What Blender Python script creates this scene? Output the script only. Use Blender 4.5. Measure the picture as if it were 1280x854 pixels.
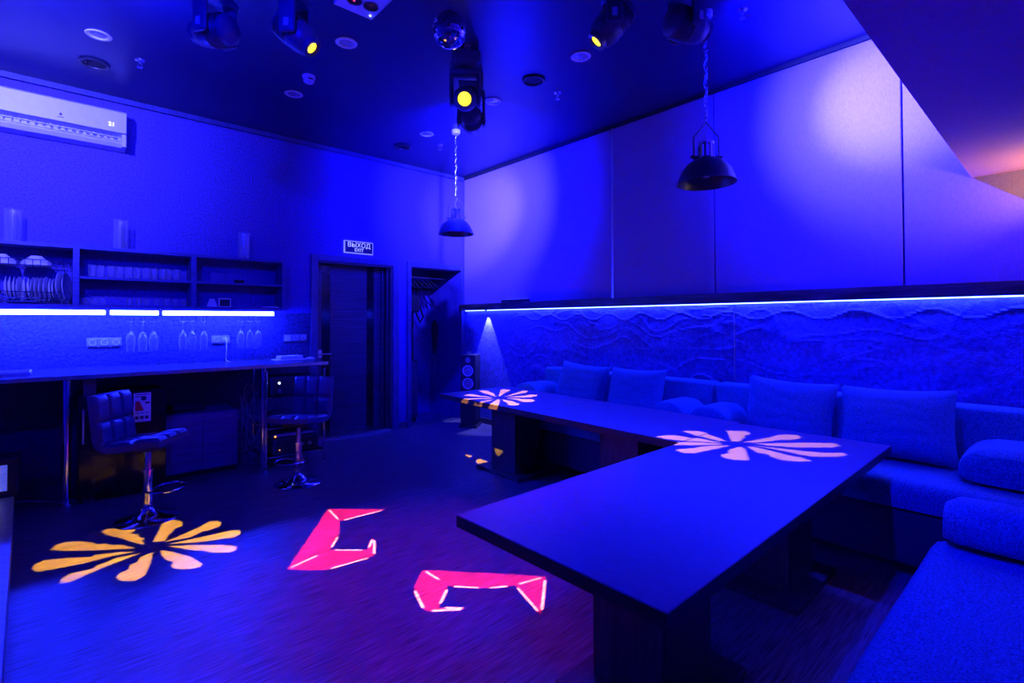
import bpy, bmesh, math, random
from mathutils import Vector, Matrix, noise
R = math.radians
for o in list(bpy.data.objects): bpy.data.objects.remove(o)
S = bpy.context.scene
COL = S.collection
random.seed(7)

# ------------------------------------------------------------------ camera
FPX, YAW, PITCH, ROLL, CY0 = 631.482, R(41.924), R(.92), R(-.112), 391.197
CAM = Vector((-4.679, -6.304, 1.5))
Fw = Vector((math.sin(YAW)*math.cos(PITCH), math.cos(YAW)*math.cos(PITCH), math.sin(PITCH)))
Rt0 = Vector((math.cos(YAW), -math.sin(YAW), 0)); Up0 = Rt0.cross(Fw)
Rt = Rt0*math.cos(ROLL)+Up0*math.sin(ROLL); Up = -Rt0*math.sin(ROLL)+Up0*math.cos(ROLL)
cd = bpy.data.cameras.new('camera'); cam = bpy.data.objects.new('camera', cd); COL.objects.link(cam)
m = Matrix((Rt, Up, -Fw)).transposed().to_4x4(); m.translation = CAM; cam.matrix_world = m
cd.sensor_width = 36; cd.lens = FPX/1280*36; cd.shift_y = -(427-CY0)/1280; cd.clip_start = .02
S.camera = cam
def px(u, v, **k):
    """photo pixel -> point on the plane x=, y= or z="""
    d = Fw+Rt*((u-640)/FPX)-Up*((v-CY0)/FPX); a = list(k)[0]; i = 'xyz'.index(a)
    return CAM+d*((k[a]-CAM[i])/d[i])

# ------------------------------------------------------------------ world, exposure
w = bpy.data.worlds.new('world'); S.world = w; w.use_nodes = True
w.node_tree.nodes['Background'].inputs[0].default_value = (.002, .002, .02, 1)
w.node_tree.nodes['Background'].inputs[1].default_value = .2
S.view_settings.view_transform = 'Standard'; S.view_settings.look = 'None'
S.view_settings.exposure = 0; S.view_settings.gamma = 1; S.view_settings.use_curve_mapping = False

BLUE = (.0004, .002, 1.0); BLUEW = (.075, .075, 1.0); LED = (.009, .016, 1.0)
YEL = (1.0, .48, .0); WARM = (1.0, .62, .04); RED = (1.0, .015, .03)
def light(name, kind, loc, color, power, aim=None, size=45, blend=1.0, radius=.05, parent=None):
    l = bpy.data.lights.new(name, kind); l.color = color; l.energy = power; l.shadow_soft_size = radius
    o = bpy.data.objects.new(name, l); COL.objects.link(o)
    mw = Matrix.Translation(Vector(loc))
    if aim is not None:
        mw = mw @ (Vector(aim)-Vector(loc)).to_track_quat('-Z', 'Y').to_matrix().to_4x4()
    o.matrix_world = mw
    if kind == 'SPOT': l.spot_size = R(size); l.spot_blend = blend
    if parent is not None:
        bpy.context.view_layer.update()
        o.parent = parent; o.matrix_parent_inverse = parent.matrix_world.inverted()
    return o
H = 3.707
# blue LED wash cans outside the frame; first two added as unseen fill
WASH = [((-5.35, -5.2, 3.42), (-3.3, -.1, 3.0), 850, 75, BLUE),
        ((-3.3, -5.45, 3.42), (-1.9, -4.9, .5), 600, 80, BLUE),
        ((-5.4, -2.9, 3.4), (-5.3, -.2, 3.4), 1700, 90, BLUEW)]
P_MH5, P_CORNER, P_AC, P_UP = 2300, 3300, 400, 300   # blue moving heads, uplight
P_FLOOR, P_TNEAR, P_TFAR = 8000, 4500, 8000  # yellow gobo heads
P_RED, P_REDLINE, P_REDSPILL = 4200, 22000, 190
E_BAR, E_STRIP = 520, 150                    # LED bars over the counter, LED strip under the wall shelf
P_CONE, P_WARM = 150, 20

# ------------------------------------------------------------------ materials
MATS = {}
def mat(name, col, rough=.5, metal=0., nscale=0, namt=.15, bump=0., bscale=60, stretch=(1, 1, 1), emit=None, estr=0, spec=.5, coat=0, bdist=.01):
    if name in MATS: return MATS[name]
    M = bpy.data.materials.new(name); M.use_nodes = True; nt = M.node_tree; b = nt.nodes['Principled BSDF']
    b.inputs['Base Color'].default_value = (*col, 1); b.inputs['Roughness'].default_value = rough
    b.inputs['Metallic'].default_value = metal; b.inputs['Specular IOR Level'].default_value = spec
    b.inputs['Coat Weight'].default_value = coat
    if emit: b.inputs['Emission Color'].default_value = (*emit, 1); b.inputs['Emission Strength'].default_value = estr
    if nscale or bump:
        tc = nt.nodes.new('ShaderNodeTexCoord'); mp = nt.nodes.new('ShaderNodeMapping'); mp.inputs['Scale'].default_value = stretch
        nt.links.new(tc.outputs['Object'], mp.inputs[0])
    if nscale:
        n = nt.nodes.new('ShaderNodeTexNoise'); n.inputs['Scale'].default_value = nscale; n.inputs['Detail'].default_value = 6
        r = nt.nodes.new('ShaderNodeValToRGB')
        r.color_ramp.elements[0].position = .3; r.color_ramp.elements[1].position = .7
        r.color_ramp.elements[0].color = (*[c*(1-namt) for c in col], 1); r.color_ramp.elements[1].color = (*[min(1, c*(1+namt)) for c in col], 1)
        nt.links.new(mp.outputs[0], n.inputs['Vector']); nt.links.new(n.outputs['Fac'], r.inputs[0]); nt.links.new(r.outputs[0], b.inputs['Base Color'])
    if bump:
        n = nt.nodes.new('ShaderNodeTexNoise'); n.inputs['Scale'].default_value = bscale; n.inputs['Detail'].default_value = 5
        bp = nt.nodes.new('ShaderNodeBump'); bp.inputs['Strength'].default_value = bump; bp.inputs['Distance'].default_value = bdist
        nt.links.new(mp.outputs[0], n.inputs['Vector']); nt.links.new(n.outputs['Fac'], bp.inputs['Height']); nt.links.new(bp.outputs[0], b.inputs['Normal'])
    MATS[name] = M; return M
def glassmat(name, base=.10):
    M = bpy.data.materials.new(name); M.use_nodes = True; nt = M.node_tree; nt.nodes.clear(); N = nt.nodes.new; K = nt.links.new
    o = N('ShaderNodeOutputMaterial'); t = N('ShaderNodeBsdfTransparent'); g = N('ShaderNodeBsdfGlossy'); g.inputs['Roughness'].default_value = .2
    d = N('ShaderNodeBsdfTranslucent'); d.inputs[0].default_value = (.95, .95, .95, 1)
    df = N('ShaderNodeBsdfDiffuse'); df.inputs[0].default_value = (.95, .95, .95, 1)
    lw = N('ShaderNodeLayerWeight'); lw.inputs[0].default_value = .5
    pw = N('ShaderNodeMath'); pw.operation = 'POWER'; pw.inputs[1].default_value = 2.6
    ma = N('ShaderNodeMath'); ma.operation = 'MULTIPLY_ADD'; ma.inputs[1].default_value = .9; ma.inputs[2].default_value = base
    a1 = N('ShaderNodeMixShader'); a1.inputs[0].default_value = .5; a2 = N('ShaderNodeMixShader'); a2.inputs[0].default_value = .5; x = N('ShaderNodeMixShader')
    K(d.outputs[0], a1.inputs[1]); K(df.outputs[0], a1.inputs[2]); K(g.outputs[0], a2.inputs[1]); K(a1.outputs[0], a2.inputs[2])
    K(lw.outputs['Facing'], pw.inputs[0]); K(pw.outputs[0], ma.inputs[0]); K(ma.outputs[0], x.inputs[0])
    K(t.outputs[0], x.inputs[1]); K(a2.outputs[0], x.inputs[2]); K(x.outputs[0], o.inputs[0])
    return M
M_floor = mat('dark_oak_laminate', (.16, .13, .17), .34, nscale=3.2, namt=.75, bump=.5, bscale=5, stretch=(1.6, 34, 1), bdist=.006)
M_ceil = mat('black_satin_ceiling', (.014, .014, .09), .38, bump=.06, bscale=90, bdist=.003)
M_wall = mat('grey_wall_plaster', (.075, .05, .32), .75, nscale=55, namt=.4, bump=.5, bscale=70, bdist=.008)
M_splash = mat('rough_render', (.04, .045, .13), .7, nscale=38, namt=.55, bump=.9, bscale=45, bdist=.02)
M_relief = mat('carved_plaster', (.10, .11, .42), .62, nscale=34, namt=.38, bump=.8, bscale=70, bdist=.01)
M_panel = mat('grey_fabric_panel', (.34, .23, .42), .6, nscale=120, namt=.12, bump=.25, bscale=220, stretch=(1, 1, .35), bdist=.003)
M_mezz = mat('painted_soffit', (.55, .24, .66), .75, nscale=60, namt=.06, bump=.12, bscale=150, bdist=.003)
M_trim = mat('dark_wood_trim', (.09, .085, .09), .45, nscale=8, namt=.35, stretch=(1, 1, 8))
M_black = mat('black_gap', (.012, .012, .014), .7, nscale=20, namt=.2)
M_door = mat('dark_wenge_door', (.035, .03, .07), .4, nscale=2.5, namt=.6, bump=.35, bscale=2.2, stretch=(1, 1, 38), bdist=.006)
M_bglass = mat('black_glass', (.01, .01, .012), .12, nscale=9, namt=.2, spec=.35)
M_casing = mat('dark_casing', (.05, .05, .17), .42, nscale=6, namt=.25, stretch=(8, 1, 1))
M_shelfw = mat('dark_shelf_board', (.05, .05, .24), .5, nscale=5, namt=.25, stretch=(1, 8, 8))
M_plank = mat('dark_grained_plank', (.06, .05, .055), .45, nscale=2.2, namt=.8, bump=.3, bscale=2.2, stretch=(8, 1.2, 14), bdist=.004)
M_counter = mat('dark_glossy_worktop', (.06, .06, .065), .22, nscale=12, namt=.2)
M_table = mat('dark_table_laminate', (.14, .12, .24), .34, nscale=40, namt=.10, bump=.05, bscale=160, bdist=.002)
M_tedge = mat('wenge_table_edge', (.045, .03, .03), .4, nscale=6, namt=.5, stretch=(3, 3, 30))
M_ped = mat('wenge_pedestal', (.055, .05, .052), .42, nscale=3, namt=.4, stretch=(12, 12, 1))
M_chrome = mat('chrome', (.75, .75, .78), .1, 1., nscale=15, namt=.05)
M_steel = mat('brushed_steel', (.6, .6, .62), .32, 1., nscale=30, namt=.1)
M_leather = mat('dark_faux_leather', (.06, .06, .17), .33, nscale=80, namt=.15, bump=.15, bscale=260, bdist=.002)
M_fabric = mat('grey_woven_sofa_fabric', (.05, .32, .47), .85, nscale=150, namt=.6, bump=.8, bscale=150, bdist=.008)
M_pillow = mat('grey_pillow_fabric', (.05, .26, .44), .85, nscale=120, namt=.45, bump=.5, bscale=200, bdist=.004)
M_sbase = mat('charcoal_sofa_base', (.03, .03, .09), .85, nscale=150, namt=.35, bump=.4, bscale=260, bdist=.004)
M_plastic = mat('black_plastic', (.035, .035, .04), .35, nscale=25, namt=.15)
M_device = mat('graphite_housing', (.05, .05, .13), .4, nscale=25, namt=.15)
M_white = mat('white_plastic', (.72, .72, .73), .4, nscale=18, namt=.04)
M_grey = mat('grey_plastic', (.3, .3, .31), .45, nscale=18, namt=.08)
M_china = mat('white_china', (.75, .75, .75), .18, nscale=12, namt=.03)
M_paper = mat('white_paper', (.75, .74, .75), .7, nscale=20, namt=.04)
M_ink = mat('dark_print', (.02, .02, .05), .7, nscale=20, namt=.1)
M_redink = mat('red_print', (.65, .03, .03), .7, nscale=20, namt=.1)
M_mirror = mat('mirror_tile', (.85, .85, .88), .04, 1., nscale=40, namt=.06)
M_enamel = mat('navy_enamel', (.05, .05, .06), .35, nscale=20, namt=.1)
M_glass = glassmat('clear_glass')
M_ledbar = mat('led_bar_light', (.8, .8, .8), .4, nscale=90, namt=.02, emit=LED, estr=E_BAR)
M_ledstrip = mat('led_strip_light', (.8, .8, .8), .4, nscale=90, namt=.02, emit=LED, estr=E_STRIP)
M_lens_y = mat('yellow_lit_lens', (.8, .6, .1), .2, nscale=30, namt=.05, emit=(1, .72, .02), estr=2.2)
M_lens_b = mat('dark_lens', (.03, .03, .05), .08, nscale=30, namt=.05, spec=.8)
M_lens_blue = mat('blue_lit_lens', (.2, .2, .6), .2, nscale=30, namt=.05, emit=(.05, .07, 1), estr=1.5)
M_lens_r = mat('red_lit_lens', (.4, .05, .05), .2, nscale=30, namt=.05, emit=(1, .03, .05), estr=.8)
M_bulb = mat('frosted_bulb', (.7, .6, .6), .25, nscale=30, namt=.05)
M_downlens = mat('downlight_reflector', (.65, .65, .68), .22, .6, nscale=60, namt=.3)
M_coat = mat('dark_cloth', (.02, .02, .022), .9, nscale=60, namt=.3)
M_cable = mat('cable_rubber', (.25, .25, .27), .5, nscale=40, namt=.1)
M_dot_b = mat('blue_indicator', (.1, .2, .9), .3, nscale=30, namt=.05, emit=(.25, .4, 1), estr=12)
M_dot_o = mat('orange_indicator', (.9, .3, .05), .3, nscale=30, namt=.05, emit=(1, .25, .02), estr=6)
M_screen = mat('lit_display', (.5, .5, .6), .3, nscale=60, namt=.3, emit=(.1, .15, .9), estr=.5)
M_sconce = mat('warm_shade', (.8, .7, .5), .5, nscale=30, namt=.05, emit=WARM, estr=3)
M_silver = mat('silver_cone', (.5, .5, .52), .35, .7, nscale=40, namt=.1)

# ------------------------------------------------------------------ builders
class MB:
    def __init__(s): s.bm = bmesh.new()
    def box(s, c, d, rz=0, bev=0, seg=2, M=None):
        g = bmesh.ops.create_cube(s.bm, size=1)['verts']
        mm = Matrix.Translation(Vector(c)) @ Matrix.Rotation(rz, 4, 'Z')
        if M is not None: mm = M @ mm
        bmesh.ops.scale(s.bm, vec=Vector(d), verts=g)
        if bev:
            es = list({e for v in g for e in v.link_edges})
            r = bmesh.ops.bevel(s.bm, geom=es, offset=bev, segments=seg, affect='EDGES', profile=.5)
            g = list({v for f in r['faces'] for v in f.verts} | {v for v in g if v.is_valid})
            # collect the whole island
            seen = set(g); st = list(g)
            while st:
                v = st.pop()
                for e in v.link_edges:
                    o = e.other_vert(v)
                    if o not in seen: seen.add(o); st.append(o)
            g = list(seen)
        bmesh.ops.transform(s.bm, matrix=mm, verts=g); return s
    def b2(s, x0, x1, y0, y1, z0, z1, bev=0, seg=2):
        return s.box(((x0+x1)/2, (y0+y1)/2, (z0+z1)/2), (abs(x1-x0), abs(y1-y0), abs(z1-z0)), 0, bev, seg)
    def cyl(s, a, b, r, r2=None, n=16, caps=True):
        a, b = Vector(a), Vector(b); d = b-a; L = d.length
        mm = Matrix.Translation((a+b)/2) @ d.to_track_quat('Z', 'Y').to_matrix().to_4x4()
        bmesh.ops.create_cone(s.bm, cap_ends=caps, segments=n, radius1=r, radius2=r if r2 is None else r2, depth=L, matrix=mm); return s
    def lathe(s, prof, n=24, M=None):
        rings = []
        for r, z in prof:
            if r < 1e-6: rings.append([s.bm.verts.new((0, 0, z))])
            else: rings.append([s.bm.verts.new((r*math.cos(2*math.pi*i/n), r*math.sin(2*math.pi*i/n), z)) for i in range(n)])
        for A, B in zip(rings, rings[1:]):
            for i in range(n):
                j = (i+1) % n
                if len(A) == 1 and len(B) == 1: continue
                if len(A) == 1: f = (A[0], B[j], B[i])
                elif len(B) == 1: f = (A[i], A[j], B[0])
                else: f = (A[i], A[j], B[j], B[i])
                try: s.bm.faces.new(f)
                except ValueError: pass
        if M is not None: bmesh.ops.transform(s.bm, matrix=M, verts=[v for r in rings for v in r])
        return s
    def tube(s, pts, r, n=8, closed=False):
        pts = [Vector(p) for p in pts]; N = len(pts); rings = []; up = None
        for i, p in enumerate(pts):
            t = (pts[(i+1) % N]-pts[i-1]) if closed else (pts[min(i+1, N-1)]-pts[max(i-1, 0)])
            t.normalize()
            if up is None: up = t.orthogonal().normalized()
            up = (up-t*up.dot(t)).normalized(); sd = t.cross(up)
            rings.append([s.bm.verts.new(p+up*r*math.cos(2*math.pi*k/n)+sd*r*math.sin(2*math.pi*k/n)) for k in range(n)])
        for i in range(N if closed else N-1):
            A, B = rings[i], rings[(i+1) % N]
            for k in range(n): s.bm.faces.new((A[k], A[(k+1) % n], B[(k+1) % n], B[k]))
        if not closed: s.bm.faces.new(rings[0][::-1]); s.bm.faces.new(rings[-1])
        return s
    def prism(s, poly, z0, z1, M=None):
        n = len(poly)
        A = [s.bm.verts.new((x, y, z0)) for x, y in poly]; B = [s.bm.verts.new((x, y, z1)) for x, y in poly]
        s.bm.faces.new(A[::-1]); s.bm.faces.new(B)
        for i in range(n): s.bm.faces.new((A[i], A[(i+1) % n], B[(i+1) % n], B[i]))
        if M is not None: bmesh.ops.transform(s.bm, matrix=M, verts=A+B)
        return s
    def xf(s, M): bmesh.ops.transform(s.bm, matrix=M, verts=s.bm.verts); return s
    def build(s, name, material, parent=None, smooth=False, loc=(0, 0, 0), recalc=True):
        if recalc: bmesh.ops.recalc_face_normals(s.bm, faces=s.bm.faces)
        me = bpy.data.meshes.new(name); s.bm.to_mesh(me); s.bm.free(); me.materials.append(material)
        if smooth:
            for p in me.polygons: p.use_smooth = True
            me.set_sharp_from_angle(angle=R(40))
        o = bpy.data.objects.new(name, me); COL.objects.link(o); o.location = loc
        if parent is not None: o.parent = parent
        return o
def tag(o, label, cat, group=None):
    o['label'] = label; o['category'] = cat
    if group: o['group'] = group
    return o
def thing(name, label, cat, loc=(0, 0, 0), rz=0, group=None):
    o = bpy.data.objects.new(name, None); COL.objects.link(o); o.location = loc; o.rotation_euler = (0, 0, rz); o.empty_display_size = .1
    return tag(o, label, cat, group)
def struct(o): o['kind'] = 'structure'; return o
def dup(o, loc=None, rz=None, label=None, parent=None):
    c = o.copy(); COL.objects.link(c); c.parent = parent
    if loc is not None: c.location = loc
    if rz is not None: c.rotation_euler = (0, 0, rz)
    if label: c['label'] = label
    for ch in o.children: dup(ch, parent=c)
    return c
def text(name, body, size, material, parent, M, ext=.001, align='CENTER'):
    cu = bpy.data.curves.new(name, 'FONT'); cu.body = body; cu.size = size; cu.extrude = ext; cu.align_x = align; cu.align_y = 'CENTER'
    t = bpy.data.objects.new(name, cu); COL.objects.link(t); bpy.context.view_layer.update()
    me = bpy.data.meshes.new_from_object(t.evaluated_get(bpy.context.evaluated_depsgraph_get())); bpy.data.objects.remove(t)
    me.transform(M); me.materials.clear(); me.materials.append(material); me.name = name
    o = bpy.data.objects.new(name, me); COL.objects.link(o); o.parent = parent; return o
FACE_Y = Matrix.Rotation(R(90), 4, 'X')            # text lying in xy -> standing, facing -y

# ------------------------------------------------------------------ the room
XL, YF = -6.3, -8.0
f = struct(MB().b2(XL, .2, YF, .9, -.12, 0).build('floor', M_floor)); f['label'] = 'dark oak laminate floor'
struct(MB().b2(XL, .2, -5.86, .2, H, H+.12).build('ceiling', M_ceil))
struct(MB().b2(XL, .0, YF, -5.845, 2.475, H+.12).build('ceiling_lower', M_mezz))
# wall behind the bar, with the door opening and the alcove opening
D0, D1, DT = -2.285, -1.245, 2.26
N0, N1, NT = -.955, -.085, 2.27
wa = struct(MB().b2(XL, D0, 0, .2, 1.6, H).b2(D0, N1, 0, .2, max(DT, NT), H).b2(D1, N0, 0, .2, 0, max(DT, NT)).b2(N1, .2, 0, .2, 0, H)
            .b2(D0, D1, 0, .2, DT, NT).build('wall_back', M_wall))
struct(MB().b2(XL, D0, 0, .2, 0, 1.6).build('wall_splashback', M_splash, wa))
# side wall: carved plaster below, fabric panels above
ZS = 1.652
def relief(y, z):
    h = .012*noise.fractal(Vector((y*3.1, z*3.6, .3)), 1.0, 2.0, 4)
    rid = noise.noise(Vector((y*1.6, z*9+2*noise.noise(Vector((y*2.2, z*2.2, 4))), 2.7)))
    h += .016*max(0, 1-abs(rid)*9)*(.5+.5*noise.noise(Vector((y*1.1, z*1.3, 9))))
    z1 = 1.545+.035*math.sin(y*13.2+.6*math.sin(y*2.1)); h += .012*max(0, 1-abs(z-z1)/.013)
    z2 = 1.40+.03*math.sin(y*11.3+1.3); h += .008*max(0, 1-abs(z-z2)/.013)*max(0, noise.noise(Vector((y*.9, 3, 1)))*2)
    return h*min(1, max(.08, (-.9-y)/.7))
bm = bmesh.new(); NY, NZ = 560, 110; g = []
for i in range(NY+1):
    y = -7.0*i/NY
    g.append([bm.verts.new((-.012-relief(y, z), y, z)) for z in [ZS+.05-(ZS+.05)*k/NZ for k in range(NZ+1)]])
for i in range(NY):
    for k in range(NZ): bm.faces.new((g[i][k], g[i+1][k], g[i+1][k+1], g[i][k+1]))
mb = MB(); mb.bm.free(); mb.bm = bm
wb = struct(MB().b2(0, .2, YF, .2, 0, H).build('wall_right', M_wall))
mb.build('carved_plaster_face', M_relief, wb, smooth=False)
seams = [-.02, -2.83, -4.02, -5.465, -7.0]
for k in range(4):
    MB().b2(-.028, -.002, seams[k]-.006, seams[k+1]+.006, 1.755, H-.035, .004, 1).build('panel', M_panel, wb)
MB().b2(-.034, -.004, -2.842, -2.818, 1.755, H-.03).build('seam_strip', M_steel, wb)
MB().b2(-.02, -.002, -4.20, -4.193, .95, 1.64).build('hanging_wire', M_steel, wb)
struct(MB().b2(XL-.2, XL, YF, .2, 0, H).build('wall_left', M_wall))
struct(MB().b2(XL, .2, YF-.2, YF, 0, H).build('wall_front', M_wall))
struct(MB().b2(-5.9, 0, -.05, -.03, H-.05, H).b2(-5.9, 0, -.03, 0, H-.03, H-.001).build('trim_1', M_casing))
struct(MB().b2(-.05, -.03, -5.84, 0, H-.035, H-.0).build('trim_2', M_black))
struct(MB().b2(-2.37, -5.9, -.015, -.001, 0, .08).b2(D1+.1, N0-.06, -.015, -.001, 0, .09).build('baseboard_back', M_trim))
struct(MB().b2(-.03, -.016, -7, -.1, 0, .08).build('baseboard_right', M_trim))

# door
dr = struct(bpy.data.objects.new('door_1', None)); COL.objects.link(dr); dr.location = (0, 0, 0)
dr['label'] = 'dark wood door with two black glass strips in a dark casing'
cs = MB()
cs.b2(-2.367, D0, -.03, .0, 0, 2.335, .004, 1).b2(D1, -1.15, -.03, .0, 0, 2.335, .004, 1).b2(D0, D1, -.03, .0, DT, 2.335, .004, 1)
cs.build('casing', M_casing, dr)
MB().b2(D0, D0+.02, 0, .3, 0, DT).b2(D1-.02, D1, 0, .3, 0, DT).b2(D0, D1, 0, .3, DT-.02, DT).b2(D1-.05, D1-.035, .06, .09, 0, DT).b2(D1-.09, D1-.075, .12, .15, 0, DT).build('jamb', M_trim, dr)
LY = .17
xl = [px(u, 400, y=LY).x for u in (396, 401.8, 412.8, 458.3, 467.2, 481)]
lf = MB().b2(D0+.02, xl[1], LY, LY+.045, .04, DT-.02).b2(xl[2], xl[3], LY, LY+.045, .04, DT-.02).b2(xl[4], D1-.02, LY, LY+.045, .04, DT-.02).build('door_leaf', M_door, dr)
MB().b2(xl[1], xl[2], LY+.006, LY+.04, .04, DT-.02).build('glass_strip', M_bglass, lf)
MB().b2(xl[3], xl[4], LY+.006, LY+.04, .04, DT-.02).build('glass_strip', M_bglass, lf)
hx = xl[1]-.02
MB().cyl((hx, LY, 1.08), (hx, LY-.05, 1.08), .012).cyl((hx-.01, LY-.05, 1.08), (hx+.13, LY-.05, 1.08), .010).b2(hx-.025, hx+.025, LY-.008, LY, 1.03, 1.13).build('door_handle', M_steel, lf, True)
MB().b2(-2.3, D1-.02, -.02, .2, 0, .035).build('threshold', M_steel, dr)

# wardrobe alcove
al = struct(bpy.data.objects.new('door_2', None)); COL.objects.link(al); al['label'] = 'open wardrobe alcove in a dark casing beside the door'
MB().b2(-1.02, N0, -.03, 0, 0, 2.35, .004, 1).b2(N1, -.03, -.03, 0, 0, 2.35, .004, 1).b2(N0, N1, -.03, 0, NT, 2.35, .004, 1).build('casing', M_casing, al)
struct(MB().b2(-1.15, N1+.02, .84, .9, 0, 2.6).b2(-1.2, -1.15, .2, .9, 0, 2.6).b2(-1.2, N1+.02, .2, .9, 2.55, 2.6).build('wall_alcove', M_wall, al))
struct(MB().b2(N1, N1+.1, .2, .9, 0, 2.6).build('wall_alcove_side', M_wall, al))
MB().b2(-.44, -.425, .8, .84, 0, 2.1).b2(-.86, -.845, .8, .84, 0, 2.1).build('wall_batten', M_casing, al)
MB().b2(N0, N1, -.01, .02, 0, .02).build('threshold', M_steel, al)
rl = tag(MB().cyl((-1.14, .42, 2.17), (N1-.005, .42, 2.17), .013).build('clothes_rail', M_steel, None, True), 'thin metal clothes rail spanning the wardrobe alcove', 'rail')
# hangers
hg = None
for k, x in enumerate((-.93, -.86, -.76, -.66, -.58, -.50, -.42, -.35)):
    if hg is None:
        hg = thing('coat_hanger', 'dark coat hanger on the clothes rail in the alcove', 'hanger', (x, .42, 2.17), 0, 'hangers on the alcove rail')
        MB().tube([(0, .012, -.005), (0, .012, .02), (0, 0, .032), (0, -.014, .016), (0, 0, -.02), (0, 0, -.06)], .004, 6).build('hook', M_chrome, hg, True)
        MB().tube([(0, -.2, -.17), (0, -.12, -.11), (0, 0, -.06), (0, .12, -.11), (0, .2, -.17), (0, .1, -.175), (0, -.1, -.175)], .014, 8, True).build('shoulder_bar', M_coat, hg, True)
        hg.rotation_euler.z = R(random.uniform(-25, 10))
    else:
        dup(hg, (x, .42, 2.17), R(random.uniform(-9, 9)))
bg = thing('shoulder_bag', 'dark cloth shoulder bag with looped straps hanging in the alcove', 'bag', (-.72, .36, 1.62))
MB().box((0, 0, .14), (.24, .1, .26), 0, .04, 3).build('bag_body', M_coat, bg, True)
MB().tube([(-.1, 0, .26), (-.11, 0, .42), (-.03, 0, .545), (.06, 0, .44), (.1, 0, .26)], .012, 6).tube([(.02, .03, .2), (.16, .03, .10), (.2, .0, -.06), (.13, -.02, -.14), (.05, -.02, .02)], .014, 6).build('strap', M_coat, bg, True)
cb = thing('low_cabinet', 'low dark cabinet standing inside the alcove', 'cabinet', (-.90, .56, 0))
MB().b2(-.24, .24, -.27, .27, .06, .92, .006, 1).build('body', M_door, cb); MB().b2(-.22, .22, -.25, .25, 0, .06).build('plinth', M_black, cb)
MB().b2(-.225, -.004, -.285, -.27, .09, .9).build('door', M_door, cb); MB().b2(.004, .225, -.285, -.27, .09, .9).build('door', M_door, cb)
ub = thing('folded_umbrella', 'closed black umbrella hanging on its cord in the alcove', 'umbrella', (-.16, .6, .42))
MB().lathe([(0, .55), (.02, .56), (.035, .66), (.05, .9), (.045, 1.05), (.012, 1.1), (0, 1.1)], 10).build('canopy', M_coat, ub, True)
MB().tube([(0, 0, 1.08), (0, 0, 1.45)], .004, 6).build('cord', M_cable, ub, True)
for sx in (-.012, .012): MB().tube([(sx, 0, .57), (sx, 0, 0)], .004, 6).build('strap', M_cable, ub, True)

# exit sign
sg = thing('exit_sign', 'small lit exit sign on the wall above the door', 'sign', (-1.746, 0, 2.468))
MB().b2(-.2, .2, -.03, -.002, -.082, .082, .003, 1).build('frame', mat('sign_frame', (.7, .7, .72), .4, nscale=20, namt=.05, emit=(.25, .28, 1), estr=.8), sg)
MB().b2(-.188, .188, -.034, -.03, -.070, .070).build('face', mat('sign_face', (.02, .02, .06), .4, nscale=20, namt=.05), sg)
M_letters = mat('sign_letters', (.8, .8, .85), .5, nscale=20, namt=.03, emit=(.5, .55, 1), estr=1.0)
text('lettering', 'ВЫХОД', .085, M_letters, sg, Matrix.Translation((.0, -.035, .026)) @ FACE_Y)
text('lettering', 'EXIT', .062, M_letters, sg, Matrix.Translation((.0, -.035, -.035)) @ FACE_Y)

# wall shelf with the LED strip on the side wall
sh = thing('wall_shelf', 'long dark wood shelf plank running along the carved plaster wall', 'shelf', (0, -3.5, 0))
MB().b2(-.135, -.003, -3.45, 3.47, 1.668, 1.752, .004, 1).build('plank', M_plank, sh)
MB().b2(-.13, -.06, -3.45, 3.40, 1.660, 1.668).build('batten', M_plank, sh)
ls = tag(MB().b2(-.05, -.028, -3.45, 3.42, 1.652, 1.667).build('led_strip', M_ledstrip, None, loc=(0, -3.5, 0)), 'glowing LED strip under the long wall shelf', 'light strip')
ul = thing('uplight_bar', 'flat black uplight bar lying on the end of the wall shelf', 'uplight', (-.07, -1.22, 1.752))
MB().b2(-.05, .045, -.26, .22, 0, .04, .004, 1).build('housing', M_plastic, ul)
MB().b2(-.035, .03, -.24, .2, .0405, .044).build('led_face', M_lens_blue, ul)
light('uplight_beam', 'SPOT', (-.075, -1.22, 1.81), BLUE, P_UP, (-1.7, -2.7, H), 85, 1, .04, ul)
dl = thing('shelf_spotlight', 'small spotlight under the wall shelf above the tower speaker', 'spotlight', (-.055, -.595, 1.664))
MB().cyl((0, 0, 0), (0, 0, -.026), .018).build('housing', M_steel, dl, True)
light('shelf_spot_beam', 'SPOT', (-.055, -.595, 1.632), (.16, .18, 1), P_CONE, (-.012, -.595, .6), 54, .25, .006, dl)

# ------------------------------------------------------------------ bar
bc = thing('bar_counter', 'long dark glossy bar counter along the back wall', 'counter', (-4, 0, 0))
MB().b2(-1.95, 1.49, -.92, -.005, 1.03, 1.068, .004, 1).build('worktop', M_counter, bc)
MB().b2(-1.95, 1.49, -.926, -.92, 1.035, 1.066).build('edge_strip', M_steel, bc)
for x in (-.62, .875):
    MB().cyl((x, -.80, 0), (x, -.80, 1.03), .03, n=20).cyl((x, -.80, 0), (x, -.80, .02), .05, n=20).build('leg', M_chrome, bc, True)
MB().b2(-.52, -.44, -.83, -.76, 0, 1.03).build('side_panel', M_trim, bc)
MB().b2(1.42, 1.46, -.82, -.10, 0, 1.03).build('end_panel', M_black, bc) if False else None

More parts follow.
